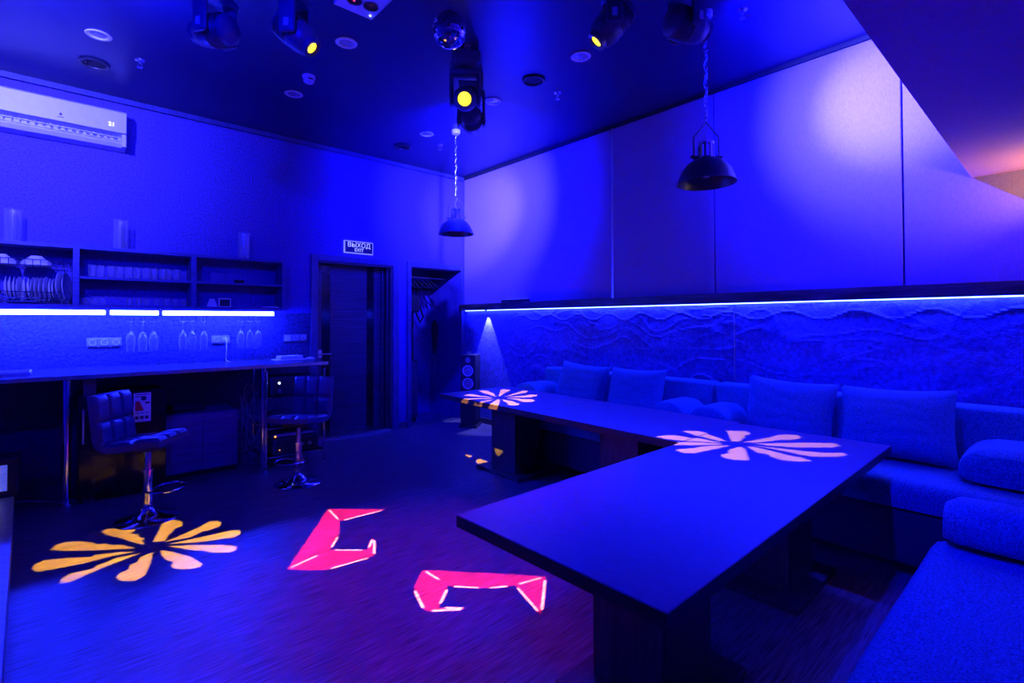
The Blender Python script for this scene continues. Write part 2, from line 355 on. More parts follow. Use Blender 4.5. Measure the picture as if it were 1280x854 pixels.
# shelf unit over the bar
su = thing('bar_shelf_unit', 'dark open shelf unit on the wall above the bar', 'shelf', (-4, 0, 0))
Z0, Z1, SD = 1.625, 2.195, -.27
MB().b2(-1.6, 1.25, SD, -.003, Z0, Z0+.032).build('bottom_board', M_shelfw, su)
MB().b2(-1.6, 1.25, SD, -.003, Z1-.03, Z1).build('top_board', M_shelfw, su)
for x in (-1.6, -.585, .33, 1.22):
    MB().b2(x, x+.045 if x < 1 else x+.03, SD+.001, -.004, Z0+.032, Z1-.03).build('divider', M_shelfw, su)
MB().b2(-.54, .33, SD+.01, -.004, 1.895, 1.918).build('middle_board', M_shelfw, su)
MB().b2(.375, 1.22, SD+.01, -.004, 1.895, 1.918).build('middle_board', M_shelfw, su)
for a, b, lab in ((-5.5, -4.345, 'glowing LED bar under the shelf unit beneath the plate rack'), (-4.325, -3.935, 'short glowing LED bar under the middle shelf bay'), (-3.915, -2.855, 'glowing LED bar under the shelf bay nearest the door')):
    t = thing('led_bar', lab, 'light bar', ((a+b)/2, -.225, 1.60), 0, 'LED bars under the bar shelf'); L = (b-a)/2
    MB().b2(-L, L, -.02, .02, .008, .025).build('mount', M_grey, t)
    MB().b2(-L+.006, L-.006, -.022, .022, -.035, .008, .008, 2).build('tube', M_ledbar, t)
    MB().b2(-L, -L+.006, -.024, .024, -.038, .01).build('end_cap', M_grey, t); MB().b2(L-.006, L, -.024, .024, -.038, .01).build('end_cap', M_grey, t)
# wire racks with dishes
rk = thing('dish_rack', 'chrome wire dish rack holding plates in the shelf unit', 'rack', (-5.0, -.14, 1.657))
mb = MB()
for y in (-.11, .11):
    for z in (.02, .05, .105): mb.tube([(-.5, y, z), (.40, y, z)], .004, 6)
for k in range(19):
    x = -.5+.05*k; mb.tube([(x, -.11, .105), (x, -.11, .02), (x, 0, .008), (x, .11, .02), (x, .11, .105)], .0025, 5)
mb.build('wire_frame', M_chrome, rk, True)
rk2 = thing('bowl_rack', 'chrome wire bowl rack above the plates in the shelf unit', 'rack', (-5.0, -.14, 1.995))
mb = MB()
for y in (-.11, .11):
    for z in (0, .05): mb.tube([(-.5, y, z), (.40, y, z)], .004, 6)
for k in range(19):
    x = -.5+.05*k; mb.tube([(x, -.11, .05), (x, -.11, 0), (x, .11, 0), (x, .11, .05)], .0025, 5)
mb.build('wire_frame', M_chrome, rk2, True)
def lathe_obj(name, prof, material, label, cat, group, n=20, M=None):
    return tag(MB().lathe(prof, n, M).build(name, material, None, True), label, cat, group)
pl = lathe_obj('dinner_plate', [(0, 0), (.06, 0), (.065, .004), (.105, .016), (.107, .019), (.063, .008), (0, .006)], M_china,
               'white dinner plate standing on edge in the dish rack', 'plate', 'plates in the dish rack', 28, Matrix.Rotation(R(90), 4, 'Y'))
xs = [(-5.03, 0, 1), (-5.005, 0, 1), (-4.975, 4, 1), (-4.945, 12, 1), (-4.915, 0, 1), (-4.885, 2, 1), (-4.855, 14, 1), (-4.83, 14, 1), (-4.803, 13, 1), (-4.774, 13, 1.03), (-4.745, 6, .98), (-4.722, 8, .98), (-4.685, 16, 1.25), (-4.645, 14, 1.25)]
for k, (x, a, s) in enumerate(xs):
    o = pl if k == 0 else dup(pl); o.location = (x, -.14, 1.682+.107*s); o.rotation_euler = (0, R(-4), R(-a)); o.scale = (s,)*3
bw = lathe_obj('cereal_bowl', [(0, .0), (.04, 0), (.045, .008), (.10, .055), (.108, .085), (.104, .085), (.095, .057), (.04, .012), (0, .01)][::1], M_china,
               'white bowl upside down on the bowl rack', 'bowl', 'bowls on the bowl rack', 24, Matrix.Translation((0, 0, .085)) @ Matrix.Rotation(R(180), 4, 'X'))
bw.location = (-4.83, -.14, 2.0); dup(bw, (-5.055, -.14, 2.0))
# drinking glasses
tg = lathe_obj('tumbler', [(0, 0), (.026, 0), (.030, .115), (.028, .115), (.024, .008), (0, .008)], M_glass, 'straight clear tumbler in the row on the middle shelf board', 'glass', 'tumblers on the middle shelf', 16)
for k, u in enumerate((113, 124, 137, 148, 159, 170, 181, 191, 202, 209, 219)):
    p = px(u+2, 345, y=-.17); (tg if k == 0 else dup(tg)).location = (p.x, -.17+.02*(k % 2), 1.9185)
sgl = lathe_obj('shot_glass', [(0, 0), (.018, 0), (.024, .065), (.022, .065), (.016, .012), (0, .012)], M_glass, 'small clear shot glass on the bottom board of the shelf unit', 'glass', 'shot glasses on the bottom board', 14)
for k, u in enumerate((104, 111, 119, 128, 162, 174, 183, 196, 208, 219, 230)):
    p = px(u, 380, y=-.17); (sgl if k == 0 else dup(sgl)).location = (p.x, -.17, 1.6575)
vz = lathe_obj('cylinder_vase', [(0, 0), (.055, 0), (.058, .285), (.052, .285), (.048, .012), (.026, .014), (.024, .27), (.018, .27), (.016, .014), (0, .014)], M_glass, 'tall clear glass cylinder vase on top of the shelf unit', 'vase', 'glass vases on the shelf unit', 24)
for k, u in enumerate((16, 151, 305)):
    p = px(u, 300, y=-.15); o = vz if k == 0 else dup(vz); o.location = (p.x, -.15, Z1+.0005); o['label'] = 'tall clear glass cylinder vase on the shelf unit above the '+('plate rack', 'row of tumblers', 'small ashtray')[k]
tag(MB().lathe([(0, 0), (.035, 0), (.045, .01), (.055, .035), (.05, .036), (.04, .014), (0, .012)], 20).build('ashtray', M_china, None, True, loc=(px(299, 350, y=-.15).x, -.15, 1.9185)), 'small dark ashtray alone on the middle board', 'ashtray').data.materials[0] = M_plastic
tag(MB().prism([(-.05, 0), (.05, 0), (.02, .085), (-.02, .085)], -.012, .012, FACE_Y).build('table_card', M_paper, None, loc=(px(265, 380, y=-.18).x, -.18, 1.6575)), 'white tapered table card on the bottom shelf board', 'card')
pf = thing('picture_frame', 'tiny square picture frame on the bottom shelf board', 'frame', (px(281, 378, y=-.06).x, -.06, 1.6575))
MB().b2(-.06, .06, -.008, .008, 0, .01).b2(-.06, .06, -.008, .008, .085, .1).b2(-.06, -.05, -.008, .008, .01, .085).b2(.05, .06, -.008, .008, .01, .085).build('border', M_white, pf)
MB().b2(-.05, .05, -.002, .006, .01, .085).build('picture', M_ink, pf)
tag(MB().b2(-.08, .07, -.05, .05, 0, .012, .003, 1).build('notebook', M_paper, None, loc=(-2.88, -.2, 1.6575)), 'thin white notebook at the end of the bottom shelf board', 'notebook')
# stem glasses hanging upside down
sr = thing('stemware_rack', 'thin wire rack for hanging stem glasses under the shelf', 'rack', (-3.65, -.12, 0))
GU = (163.5, 178, 192, 228, 240.5, 254, 301, 311.5, 322.5)
for u in GU:
    for sx in (-.017, .017):
        x = px(u, 420, y=-.12).x+3.65+sx; MB().tube([(x, -.07, 1.62), (x, -.07, 1.497), (x, .07, 1.497)], .0028, 5).build('wire', M_chrome, sr, True)
gp = [(.034, .30), (.034, .297), (.006, .288), (.004, .22), (.006, .20), (.022, .18), (.036, .14), (.038, .09), (.030, .0), (.028, .0), (.036, .09), (.034, .14), (.02, .176), (0, .196)]
hgl = None
for k, u in enumerate(GU):
    p = px(u, 420, y=-.12)
    if hgl is None: hgl = lathe_obj('stem_glass', gp, M_glass, 'clear stem glass hanging upside down under the bar shelf', 'glass', 'hanging stem glasses', 18); o = hgl
    else: o = dup(hgl)
    o.location = (p.x, -.12-.03*(k % 2), 1.2065)
    o['label'] = 'clear stem glass hanging upside down '+('just beside the triple wall socket', 'beside the double socket with the plug', 'between the plugged socket and the switch plate')[k//3]
# sockets and switches
def socket(x0, x1, z0, z1, n, label, name='wall_socket', switch=()):
    t = thing(name, label, 'socket', ((x0+x1)/2, 0, (z0+z1)/2)); W = (x1-x0)/2; Hh = (z1-z0)/2
    MB().b2(-W, W, -.014, -.001, -Hh, Hh, .004, 1).build('plate', M_grey, t)
    for k in range(n):
        c = -W+(k+.5)*2*W/n; s = min(W/n, Hh)*.8
        g_ = MB().b2(c-s, c+s, -.02, -.0145, -s, s, .003, 1).build('insert', M_white if k in switch else M_grey, t)
        if k not in switch: MB().lathe([(s*.78, 0), (s*.82, .006), (s*.68, .006), (s*.62, -.002), (0, -.002)], 18, Matrix.Translation((c, -.0205, 0)) @ Matrix.Rotation(R(90), 4, 'X')).build('ring', M_white, g_, True)
    return t
socket(-4.478, -4.211, 1.255, 1.345, 3, 'triple wall socket over the counter beside the hanging glasses')
socket(-3.435, -3.254, 1.255, 1.345, 2, 'double wall socket with a white plug in it')
socket(-2.683, -2.411, 1.255, 1.345, 3, 'triple switch plate beside the door casing', 'switch_plate', (0,))
t = socket(-.055, .055, .96, 1.05, 1, 'single wall socket beside the tower speaker'); t.location = (-.03, -.15, 1.0); t.rotation_euler.z = R(-90)
c = thing('plug_cord', 'white plug with its cord dropping to the counter', 'cord', (-3.30, 0, 1.30))
MB().cyl((0, -.021, 0), (0, -.06, 0), .022, .016).build('plug', M_white, c, True)
MB().tube([(0, -.055, -.005), (0, -.075, -.05), (-.005, -.08, -.14), (-.01, -.09, -.215), (-.01, -.12, -.227), (-.02, -.3, -.227)], .006, 6).build('cord', M_white, c, True)
# things on the counter
tr = thing('serving_tray', 'pale shallow serving tray on the counter end', 'tray', (-5.06, -.55, 1.0685))
MB().b2(-.22, .22, -.15, .15, 0, .008).build('base', M_white, tr); MB().b2(-.22, .22, -.16, -.15, 0, .03).b2(-.22, .22, .15, .16, 0, .03).b2(.21, .22, -.15, .15, 0, .03).b2(-.22, -.21, -.15, .15, 0, .03).build('rim', M_white, tr)
tag(MB().b2(-.16, .16, -.11, .11, 0, .012, .002, 1).build('magazine', M_paper, None, loc=(-2.75, -.42, 1.0685)), 'flat magazine lying on the counter near the door', 'magazine')
tag(MB().b2(-.12, .12, -.08, .08, 0, .035, .006, 2).build('paperback', M_paper, None, loc=(-2.74, -.40, 1.081)), 'thick pale book lying on the magazine on the counter', 'book')
tag(MB().lathe([(0, 0), (.05, 0), (.06, .012), (.02, .03), (0, .03)], 16).build('saucer', M_china, None, True, loc=(-2.55, -.5, 1.0685)), 'small white saucer on the counter end by the door', 'saucer')
# under the counter
fr = thing('bar_fridge', 'black glossy undercounter fridge behind the bar stool', 'fridge', (-4.25, -.55, 0))
MB().b2(-.30, .30, -.27, .27, .03, .885, .006, 1).build('body', M_plastic, fr)
MB().b2(-.298, .298, -.32, -.275, .05, .88, .006, 2).build('door', M_bglass, fr)
MB().b2(-.28, .28, -.25, .25, 0, .03).build('plinth', M_black, fr)
MB().cyl((-.27, -.335, .5), (-.27, -.335, .78), .008).build('handle', M_steel, fr, True)
lb = tag(bpy.data.objects.new('energy_label', None), 'white energy label sheet stuck on the fridge door', 'label'); COL.objects.link(lb); lb.location = (-4.128, -.8705, .755)
MB().b2(-.062, .062, -.002, 0, -.125, .125).build('sheet', M_paper, lb)
MB().prism([(-.05, -.03), (.012, -.03), (-.02, .055), (-.05, .055)], .0022, .003, FACE_Y).build('graph', M_redink, lb)
MB().lathe([(0, .0022), (.02, .0022), (.02, .003), (0, .003)], 18, Matrix.Translation((.01, 0, .078)) @ FACE_Y).b2(.02, .052, -.003, -.0022, .03, .045).b2(-.05, .05, -.003, -.0022, .108, .114).build('emblem', M_ink, lb)
mb = MB()
for z in (-.05, -.1):
    for k in range(3): mb.b2(-.05+.035*k, -.025+.035*k, -.003, -.0022, z, z+(.005 if z > -.07 else .025))
mb.b2(-.05, .01, -.003, -.0022, .09, .096).build('print_lines', M_ink, lb)
kb = thing('low_sideboard', 'low dark sideboard under the counter between fridge and rack', 'sideboard', (-3.63, -.33, 0))
MB().b2(-.30, .32, -.27, .27, .05, .61, .005, 1).build('body', M_shelfw, kb); MB().b2(-.29, .31, -.25, .25, 0, .05).build('plinth', M_black, kb)
MB().b2(-.295, .007, -.285, -.271, .06, .6).build('door', M_shelfw, kb); MB().b2(.013, .315, -.285, -.271, .06, .6).build('door', M_shelfw, kb)
tag(MB().box((0, 0, .035), (.3, .2, .07), 0, .03, 3).build('cloth_bundle', M_coat, None, True, loc=(-3.72, -.36, .6105)), 'dark folded cloth on the low sideboard', 'cloth')
rck = thing('equipment_rack', 'chrome framed equipment rack under the counter end', 'rack', (-2.84, -.70, 0))
for x in (-.29, .29):
    for y in (-.21, .23): MB().cyl((x, y, .012), (x, y, 1.0), .013, n=12).lathe([(0, 0), (.026, 0), (.024, .012), (0, .014)], 12, Matrix.Translation((x, y, 0))).build('post', M_chrome, rck, True)
for z in (.12, .41, .72):
    mb = MB().b2(-.29, .29, -.21, .23, z, z+.008); mb.build('shelf_plate', M_bglass, rck)
    MB().tube([(-.29, -.21, z+.012), (.29, -.21, z+.012), (.29, .23, z+.012), (-.29, .23, z+.012)], .009, 8, True).build('rail', M_chrome, rck, True)
def device(loc, d, label, name='amplifier', dots=(), knobs=(), cat='amplifier'):
    t = thing(name, label, cat, loc)
    MB().b2(-d[0]/2, d[0]/2, -d[1]/2, d[1]/2, .012, d[2], .004, 1).build('case', M_device, t)
    MB().b2(-d[0]/2+.02, d[0]/2-.02, -d[1]/2-.006, -d[1]/2, .02, d[2]-.008).build('front_panel', M_silver if 'silver' in label else M_plastic, t)
    mb = MB()
    for sx in (-1, 1):
        for sy in (-1, 1): mb.cyl((sx*(d[0]/2-.03), sy*(d[1]/2-.03), 0), (sx*(d[0]/2-.03), sy*(d[1]/2-.03), .013), .012, n=8)
    mb.build('feet', M_plastic, t)
    for x, z, mt, r in dots: MB().lathe([(0, 0), (r, 0), (r, .005), (0, .006)], 12, Matrix.Translation((x, -d[1]/2-.006, z)) @ FACE_Y).build('indicator', mt, t)
    for x, z, r in knobs: MB().lathe([(r, 0), (r*.9, .02), (0, .02)], 16, Matrix.Translation((x, -d[1]/2-.006, z)) @ FACE_Y).build('knob', M_steel, t, True)
    return t
device((-2.82, -.69, .1285), (.46, .36, .17), 'black amplifier on the lowest plate of the rack', dots=[(-.17, .06, M_dot_o, .004)], knobs=[(.05, .09, .02), (.13, .09, .02), (.0, .09, .012)])
device((-2.84, -.69, .299), (.44, .34, .05), 'thin silver player stacked on the black amplifier', 'media_player', dots=[(-.19, .03, M_dot_o, .007)], cat='player')
device((-2.84, -.68, .4185), (.46, .34, .12), 'black mixer with small knobs on the middle plate of the rack', 'mixer', knobs=[(-.2+.05*k, .06, .009) for k in range(9)], cat='mixer')
device((-2.84, -.68, .7285), (.46, .34, .2), 'dark receiver with a blue power light on the top plate', 'receiver', dots=[(-.15, .14, M_dot_b, .011)], knobs=[(-.15, .06, .022), (.1, .1, .03)], cat='receiver')
random.seed(3)
for k in range(9):
    pts = [Vector((random.uniform(-.07, .05), random.uniform(-.12, .2), random.uniform(.1, .75)))]
    for j in range(6): pts.append(Vector((max(-.08, min(.05, pts[-1].x+random.uniform(-.12, .12))), max(-.2, min(.25, pts[-1].y+random.uniform(-.12, .12))), max(.02, pts[-1].z+random.uniform(-.2, .16)))))
    sm = []
    for j in range(len(pts)-1):
        p0, p1, p2, p3 = pts[max(0, j-1)], pts[j], pts[j+1], pts[min(len(pts)-1, j+2)]
        for q in range(5):
            s = q/5; sm.append(.5*((2*p1)+(p2-p0)*s+(2*p0-5*p1+4*p2-p3)*s*s+(3*p1-p0-3*p2+p3)*s**3))
    tag(MB().tube(sm, .005, 6).build('loose_cable', M_cable, None, True, loc=(-3.20, -.62, .02)), 'loose tangled cable beside the equipment rack', 'cable', 'tangled cables by the rack')
tag(MB().tube([(-4.95, -.45, .006), (-4.85, -.55, .03), (-4.75, -.62, .02), (-4.66, -.66, .006), (-4.56, -.70, .006)], .005, 6).build('floor_cable', M_white, None, True), 'thin white cable on the floor beside the counter leg', 'cable')

# low platform with a lit unit, by the left wall
pf = tag(MB().prism([(-6.28, -.62), (-4.925, -.62), (-4.80, -4.3), (-6.28, -4.3)], 0, .2).build('low_platform', mat('platform_board', (.22, .21, .22), .4, nscale=4, namt=.2, stretch=(1, 10, 1))), 'low wood platform on the floor beside the bar end', 'platform')
un = thing('karaoke_unit', 'dark unit with a lit display on the low platform', 'player', (-5.14, -.86, .2005))
MB().b2(-.22, .25, -.14, .14, 0, .28, .006, 1).build('case', M_plastic, un)
MB().b2(-.19, .19, -.148, -.142, .05, .24).build('display', M_screen, un)
MB().b2(.09, .15, -.152, -.149, .18, .23).build('lit_button', mat('warm_button', (.8, .5, .1), .4, nscale=20, namt=.1, emit=(1, .55, .2), estr=2), un)
MB().b2(.09, .15, -.152, -.149, .06, .11).build('lit_button', mat('pale_button', (.8, .8, .8), .4, nscale=20, namt=.1, emit=(.7, .8, 1), estr=1.4), un)

# bar stools
def stool(loc, rz, label):
    t = thing('bar_stool', label, 'bar stool', loc, rz)
    MB().lathe([(0, 0), (.205, 0), (.208, .004), (.2, .012), (.13, .028), (.06, .055), (.036, .09), (.034, .12), (0, .12)], 40).build('base', M_chrome, t, True)
    MB().cyl((0, 0, .1), (0, 0, .36), .03, n=20).cyl((0, 0, .36), (0, 0, .38), .036, n=20).cyl((0, 0, .36), (0, 0, .56), .022, n=20).build('column', M_chrome, t, True)
    fr_ = [(.0, .03, .21)]+[(.13+.13*math.cos(a), .13*math.sin(a), .235) for a in [R(q) for q in range(130, -131, -20)]]+[(0, -.03, .21)]
    MB().tube(fr_, .009, 8).cyl((0, 0, .19), (0, 0, .23), .037, n=20).build('footrest', M_chrome, t, True)
    MB().tube([(0, .03, .54), (-.02, .12, .53), (-.04, .17, .50)], .006, 6).build('lever', M_chrome, t, True)
    # upholstered seat: quilted pads on a curved shell
    def prof(s):   # arc-length -> (x,z,normal angle) along seat then back
        if s < .40: x = .20-s*.92; return Vector((x, 0, .585+.02*math.cos((s/.40)*math.pi))), Vector((0, 0, 1))
        if s < .52:
            a = (s-.40)/.12*R(80); r = .085
            return Vector((-.168-r*math.sin(a), 0, .565+r*(1-math.cos(a)))), Vector((math.sin(a), 0, math.cos(a)))
        d = s-.52; a = R(80); r = .085
        p = Vector((-.168-r*math.sin(a), 0, .565+r*(1-math.cos(a))))
        return p+Vector((-.12*d, 0, d)), Vector((.99, 0, .12))
    def pads(s0, s1, ns, w, th, nw):
        bm = bmesh.new(); NS, NW = 8, 8
        for a in range(ns):
            for b in range(nw):
                gr = []
                for i in range(NS+1):
                    row = []
                    for j in range(NW+1):
                        s = s0+(s1-s0)*(a+i/NS)/ns; y = -w/2+w*(b+j/NW)/nw
                        p, n_ = prof(s); u, v = 2*i/NS-1, 2*j/NW-1
                        hgt = th*(.45+.55*((1-u**6)*(1-v**6))**.5)
                        row.append(bm.verts.new(p+Vector((0, y, 0))+n_*hgt))
                    gr.append(row)
                for i in range(NS):
                    for j in range(NW): bm.faces.new((gr[i][j], gr[i+1][j], gr[i+1][j+1], gr[i][j+1]))
        bmesh.ops.remove_doubles(bm, verts=bm.verts, dist=.0005)
        q = MB(); q.bm.free(); q.bm = bm; return q
    W = .385
    pads(.01, .44, 2, W, .05, 3).build('seat_pad', M_leather, t, True)
    pads(.45, .84, 2, W, .05, 3).build('backrest_pad', M_leather, t, True)
    # shell behind
    bm = bmesh.new(); rows = []
    for i in range(33):
        p, n_ = prof(.845*i/32); rows.append([bm.verts.new(p+Vector((0, sy*W/2, 0))+n_*hh) for sy, hh in ((-1, .024), (-1.0, -.02), (1.0, -.02), (1, .024))])
    for A, B in zip(rows, rows[1:]):
        for k in range(3): bm.faces.new((A[k], A[k+1], B[k+1], B[k]))
    bm.faces.new(rows[0]); bm.faces.new(rows[-1][::-1])
    q = MB(); q.bm.free(); q.bm = bm; q.build('shell', M_leather, t, True)
    MB().b2(-.1, .1, -.1, .1, .53, .56).build('seat_plate', M_plastic, t)
    return t
stool((-4.160, -1.57, 0), R(-38), 'dark padded bar stool in front of the black fridge')
stool((-3.005, -1.46, 0), R(-139), 'dark padded bar stool in front of the equipment rack')

# ------------------------------------------------------------------ tables
def table(cx, cy, lx, rz, label, peds=(0,), w=.455):
    t = thing('lounge_table', label, 'table', (cx, cy, 0), rz, 'tables set in an L')
    MB().b2(-lx/2+.001, lx/2-.001, -w, w, .69, .735, .003, 1).build('tabletop', M_table, t)
    MB().b2(-lx/2+.002, lx/2-.002, -w-.0005, -w+.001, .688, .732).b2(-lx/2+.002, lx/2-.002, w-.001, w+.0005, .688, .732).b2(-lx/2-.0003, -lx/2+.002, -w-.0005, w+.0005, .688, .732).b2(lx/2-.002, lx/2+.0003, -w-.0005, w+.0005, .688, .732).build('edge_band', M_tedge, t)
    MB().b2(-lx/2+.1, lx/2-.1, -.36, .36, .655, .69).build('underframe', M_tedge, t)
    for x in peds:
        MB().b2(x-.185, x+.185, -.165, .165, .035, .655, .004, 1).build('pedestal', M_ped, t)
        MB().b2(x-.325, x+.325, -.25, .25, 0, .035, .004, 1).build('base_plate', M_ped, t)
    return t
table(-1.243, -2.53, 1.394, R(88.1), 'dark pedestal table at the end of the L, nearest the tower speaker')
mid_t = table(-1.2905, -3.942, 1.424, R(88.1), 'dark pedestal table in the middle of the L along the sofa')
for ch in mid_t.children:      # its end butts flush against the long table, which stands slightly turned
    if ch.name.startswith(('tabletop', 'edge_band')):
        for v in ch.data.vertices:
            if v.co.x < -.70: v.co.x += .0255-.047*v.co.y

table(-2.195, -5.104, 2.60, R(.8), 'long dark table on two pedestals reaching out over the open floor', (-.635, .635), .46)

# ------------------------------------------------------------------ sofas
def puff(bm_mb, x0, x1, y0, y1, z0, z1, r, puffz=.02):
    bm_mb.b2(x0, x1, y0, y1, z0, z1, r, 4); return bm_mb
def sofa(loc, rz, L, label, depth=.95):
    t = thing('sofa', label, 'sofa', loc, rz, 'grey sofas'); h = L/2; d = depth/2
    MB().b2(-h+.01, h-.01, -d+.02, d, .06, .395, .03, 3).build('base', M_sbase, t, True)
    # seat cushion with a soft crown
    bm = bmesh.new(); NX, NYq = 40, 18
    def sh_(u, v):
        cu = min(1, (1-abs(u))*L/2/.06); cv = min(1, (1-abs(v))*.36/.06)
        e = (1-(1-cu)**2)**.5*(1-(1-cv)**2)**.5
        return e
    top = []
    for i in range(NX+1):
        row = []
        for j in range(NYq+1):
            u = -1+2*i/NX; v = -1+2*j/NYq
            u = math.copysign(1-(1-abs(u))**1.6, u); v = math.copysign(1-(1-abs(v))**1.6, v)
            x = u*h; y = -.1+v*.37
            row.append(bm.verts.new((x, y, .45+.10*sh_(u, v)+.012*(1-u*u)*(1-v*v)+.004*noise.noise(Vector((x*3, y*3, L))))))
        top.append(row)
    for i in range(NX):
        for j in range(NYq): bm.faces.new((top[i][j], top[i+1][j], top[i+1][j+1], top[i][j+1]))
    rim = [top[i][0] for i in range(NX+1)]+[top[NX][j] for j in range(1, NYq+1)]+[top[i][NYq] for i in range(NX-1, -1, -1)]+[top[0][j] for j in range(NYq-1, 0, -1)]
    low = [bm.verts.new((v.co.x*.99, -.1+(v.co.y+.1)*.985, .397)) for v in rim]
    for k in range(len(rim)): bm.faces.new((rim[k], low[k], low[(k+1) % len(rim)], rim[(k+1) % len(rim)]))
    bm.faces.new(low)
    q = MB(); q.bm.free(); q.bm = bm; q.build('seat_cushion', M_fabric, t, True)
    MB().b2(-h+.005, h-.005, d-.2, d-.01, .39, .938, .035, 4).build('backrest', M_fabric, t, True)
    for sx in (-1, 1):
        for sy in (-1, 1): MB().b2(sx*(h-.12)-.03, sx*(h-.12)+.03, sy*(d-.1)-.03, sy*(d-.1)+.03, 0, .06).build('foot', M_plastic, t)
    return t
SX = -.53
sofa((SX, -3.03, 0), R(-90), 2.15, 'grey fabric sofa along the carved wall, nearest the tower speaker')
sofa((SX, -5.21, 0), R(-90), 2.19, 'grey fabric sofa along the carved wall beside the corner table')
sofa((-3.05, -6.33, 0), R(180), 2.56, 'grey fabric sofa standing at a right angle to the carved wall')
def pillow(y, wdt, hgt, label, seed, tilt=14, roll=0, x=-.40):
    bm = bmesh.new(); N = 26; gs = []
    for sd in (1, -1):
        g_ = []
        for i in range(N+1):
            row = []
            for j in range(N+1):
                u, v = -1+2*i/N, -1+2*j/N
                xx = u*wdt/2*(1-.07*(1-v*v)); zz = v*hgt/2*(1-.09*(1-u*u))
                th = .105*((1-u**4)*(1-v**4))**.55*(1-.22*v)
                th += .010*math.exp(-((v+.35-.1*u)/.07)**2)*(-1)*(1-u*u) + .009*noise.noise(Vector((u*2.2+seed, v*4.5, seed)))*(1-u**4)*(1-v**4)
                th += -.008*math.exp(-((v-.05+.25*u)/.06)**2)*max(0, u)*(1-u**4)
                if i in (0, N) or j in (0, N): th = 0
                row.append(bm.verts.new((xx, -sd*th, zz)))
            g_.append(row)
        for i in range(N):
            for j in range(N): bm.faces.new((g_[i][j], g_[i+1][j], g_[i+1][j+1], g_[i][j+1]))
    bmesh.ops.remove_doubles(bm, verts=bm.verts, dist=.0004)
    q = MB(); q.bm.free(); q.bm = bm
    q.xf(Matrix.Translation((0, 0, hgt/2*.97)) @ Matrix.Rotation(R(roll), 4, 'Y')); q.xf(Matrix.Rotation(R(-tilt), 4, 'X'))
    o = tag(q.build('back_pillow', M_pillow, None, True), label, 'pillow', 'back pillows on the sofas'); o.location = (x, y, .562); o.rotation_euler.z = R(-90); return o
pillow(-2.70, .68, .50, 'plump grey pillow on the sofa by the speaker, next to its free end', 1, 17, 3, -.50)
pillow(-3.40, .64, .49, 'plump grey pillow on the sofa by the speaker, at its inner side', 5, 15, -1, -.50)
pillow(-4.80, .66, .50, 'plump grey pillow on the corner sofa, next to the sofa joint', 9, 15, 2, -.50)
pillow(-5.48, .66, .50, 'plump grey pillow on the corner sofa, beside the arm bolster', 13, 15, -2, -.50)
def bolster(loc, rz, wid, ln, hgt, label):
    # D-shaped arm bolster, axis along local y
    bm = bmesh.new(); rows = []; NA, NL = 24, 14
    for i in range(NL+1):
        v = -1+2*i/NL; s = (1-abs(v)**8)**.5*.25+.75 if abs(v) < 1 else .75
        row = []
        for k in range(NA):
            a = 2*math.pi*k/NA; c_, s_ = math.cos(a), math.sin(a)
            xx = math.copysign(abs(c_)**.75, c_)*wid/2*s
            zz = (abs(s_)**.8*hgt if s_ > 0 else -abs(s_)**.5*.045)
            row.append(bm.verts.new((xx, v*ln/2, .045+zz*s)))
        rows.append(row)
    for A, B in zip(rows, rows[1:]):
        for k in range(NA): bm.faces.new((A[k], A[(k+1) % NA], B[(k+1) % NA], B[k]))
    bm.faces.new(rows[0][::-1]); bm.faces.new(rows[-1])
    q = MB(); q.bm.free(); q.bm = bm
    o = tag(q.build('arm_bolster', M_fabric, None, True), label, 'bolster', 'arm bolsters on the sofas'); o.location = loc; o.rotation_euler.z = rz; return o
bolster((-.53, -2.13, .562), R(90), .40, .46, .19, 'rounded grey arm bolster at the free end of the speaker-side sofa')
bolster((-.53, -3.92, .562), R(90), .34, .46, .19, 'rounded grey arm bolster on the speaker-side sofa at the sofa joint')
bolster((-.53, -4.29, .562), R(90), .34, .46, .19, 'rounded grey arm bolster on the corner sofa at the sofa joint')
bolster((-.56, -6.06, .562), R(90), .46, .46, .17, 'rounded grey arm bolster at the far corner end of the corner sofa')
bolster((-1.80, -6.22, .562), 0, .26, .60, .135, 'rounded grey arm bolster on the sofa at a right angle')
for o in list(COL.objects):
    if o.name.startswith('arm_bolster') and abs(o.rotation_euler.z) > 1: o.rotation_euler.z = R(90)

# tower speaker
sp = thing('tower_speaker', 'black floor-standing tower speaker with silver cones in the corner', 'speaker', (-.27, -.50, 0), R(-52))
MB().b2(-.105, .105, -.14, .14, .03, 1.02, .005, 1).build('cabinet', M_plastic, sp)
MB().b2(-.13, .13, -.16, .15, 0, .03, .004, 1).build('plinth', M_plastic, sp)
for z, r in ((.95, .035), (.80, .07), (.62, .07), (.44, .07)):
    Mx = Matrix.Translation((0, -.1405, z)) @ FACE_Y
    MB().lathe([(r, 0), (r*1.12, .004), (r*1.15, .008), (r*.95, .010), (r*.9, .004)], 28, Mx).build('ring', M_white if r > .05 else M_grey, sp, True)
    MB().lathe([(r*.9, .004), (r*.4, .001), (r*.3, .002), (r*.22, .009), (0, .011)], 28, Mx).build('cone', M_silver, sp, True)
tag(MB().tube([(-.045, -.16, .95), (-.05, -.2, .8), (-.06, -.22, .5), (-.08, -.26, .3)], .004, 6).build('speaker_cable', M_cable, None, True), 'thin speaker cable hanging from the wall socket', 'cable')

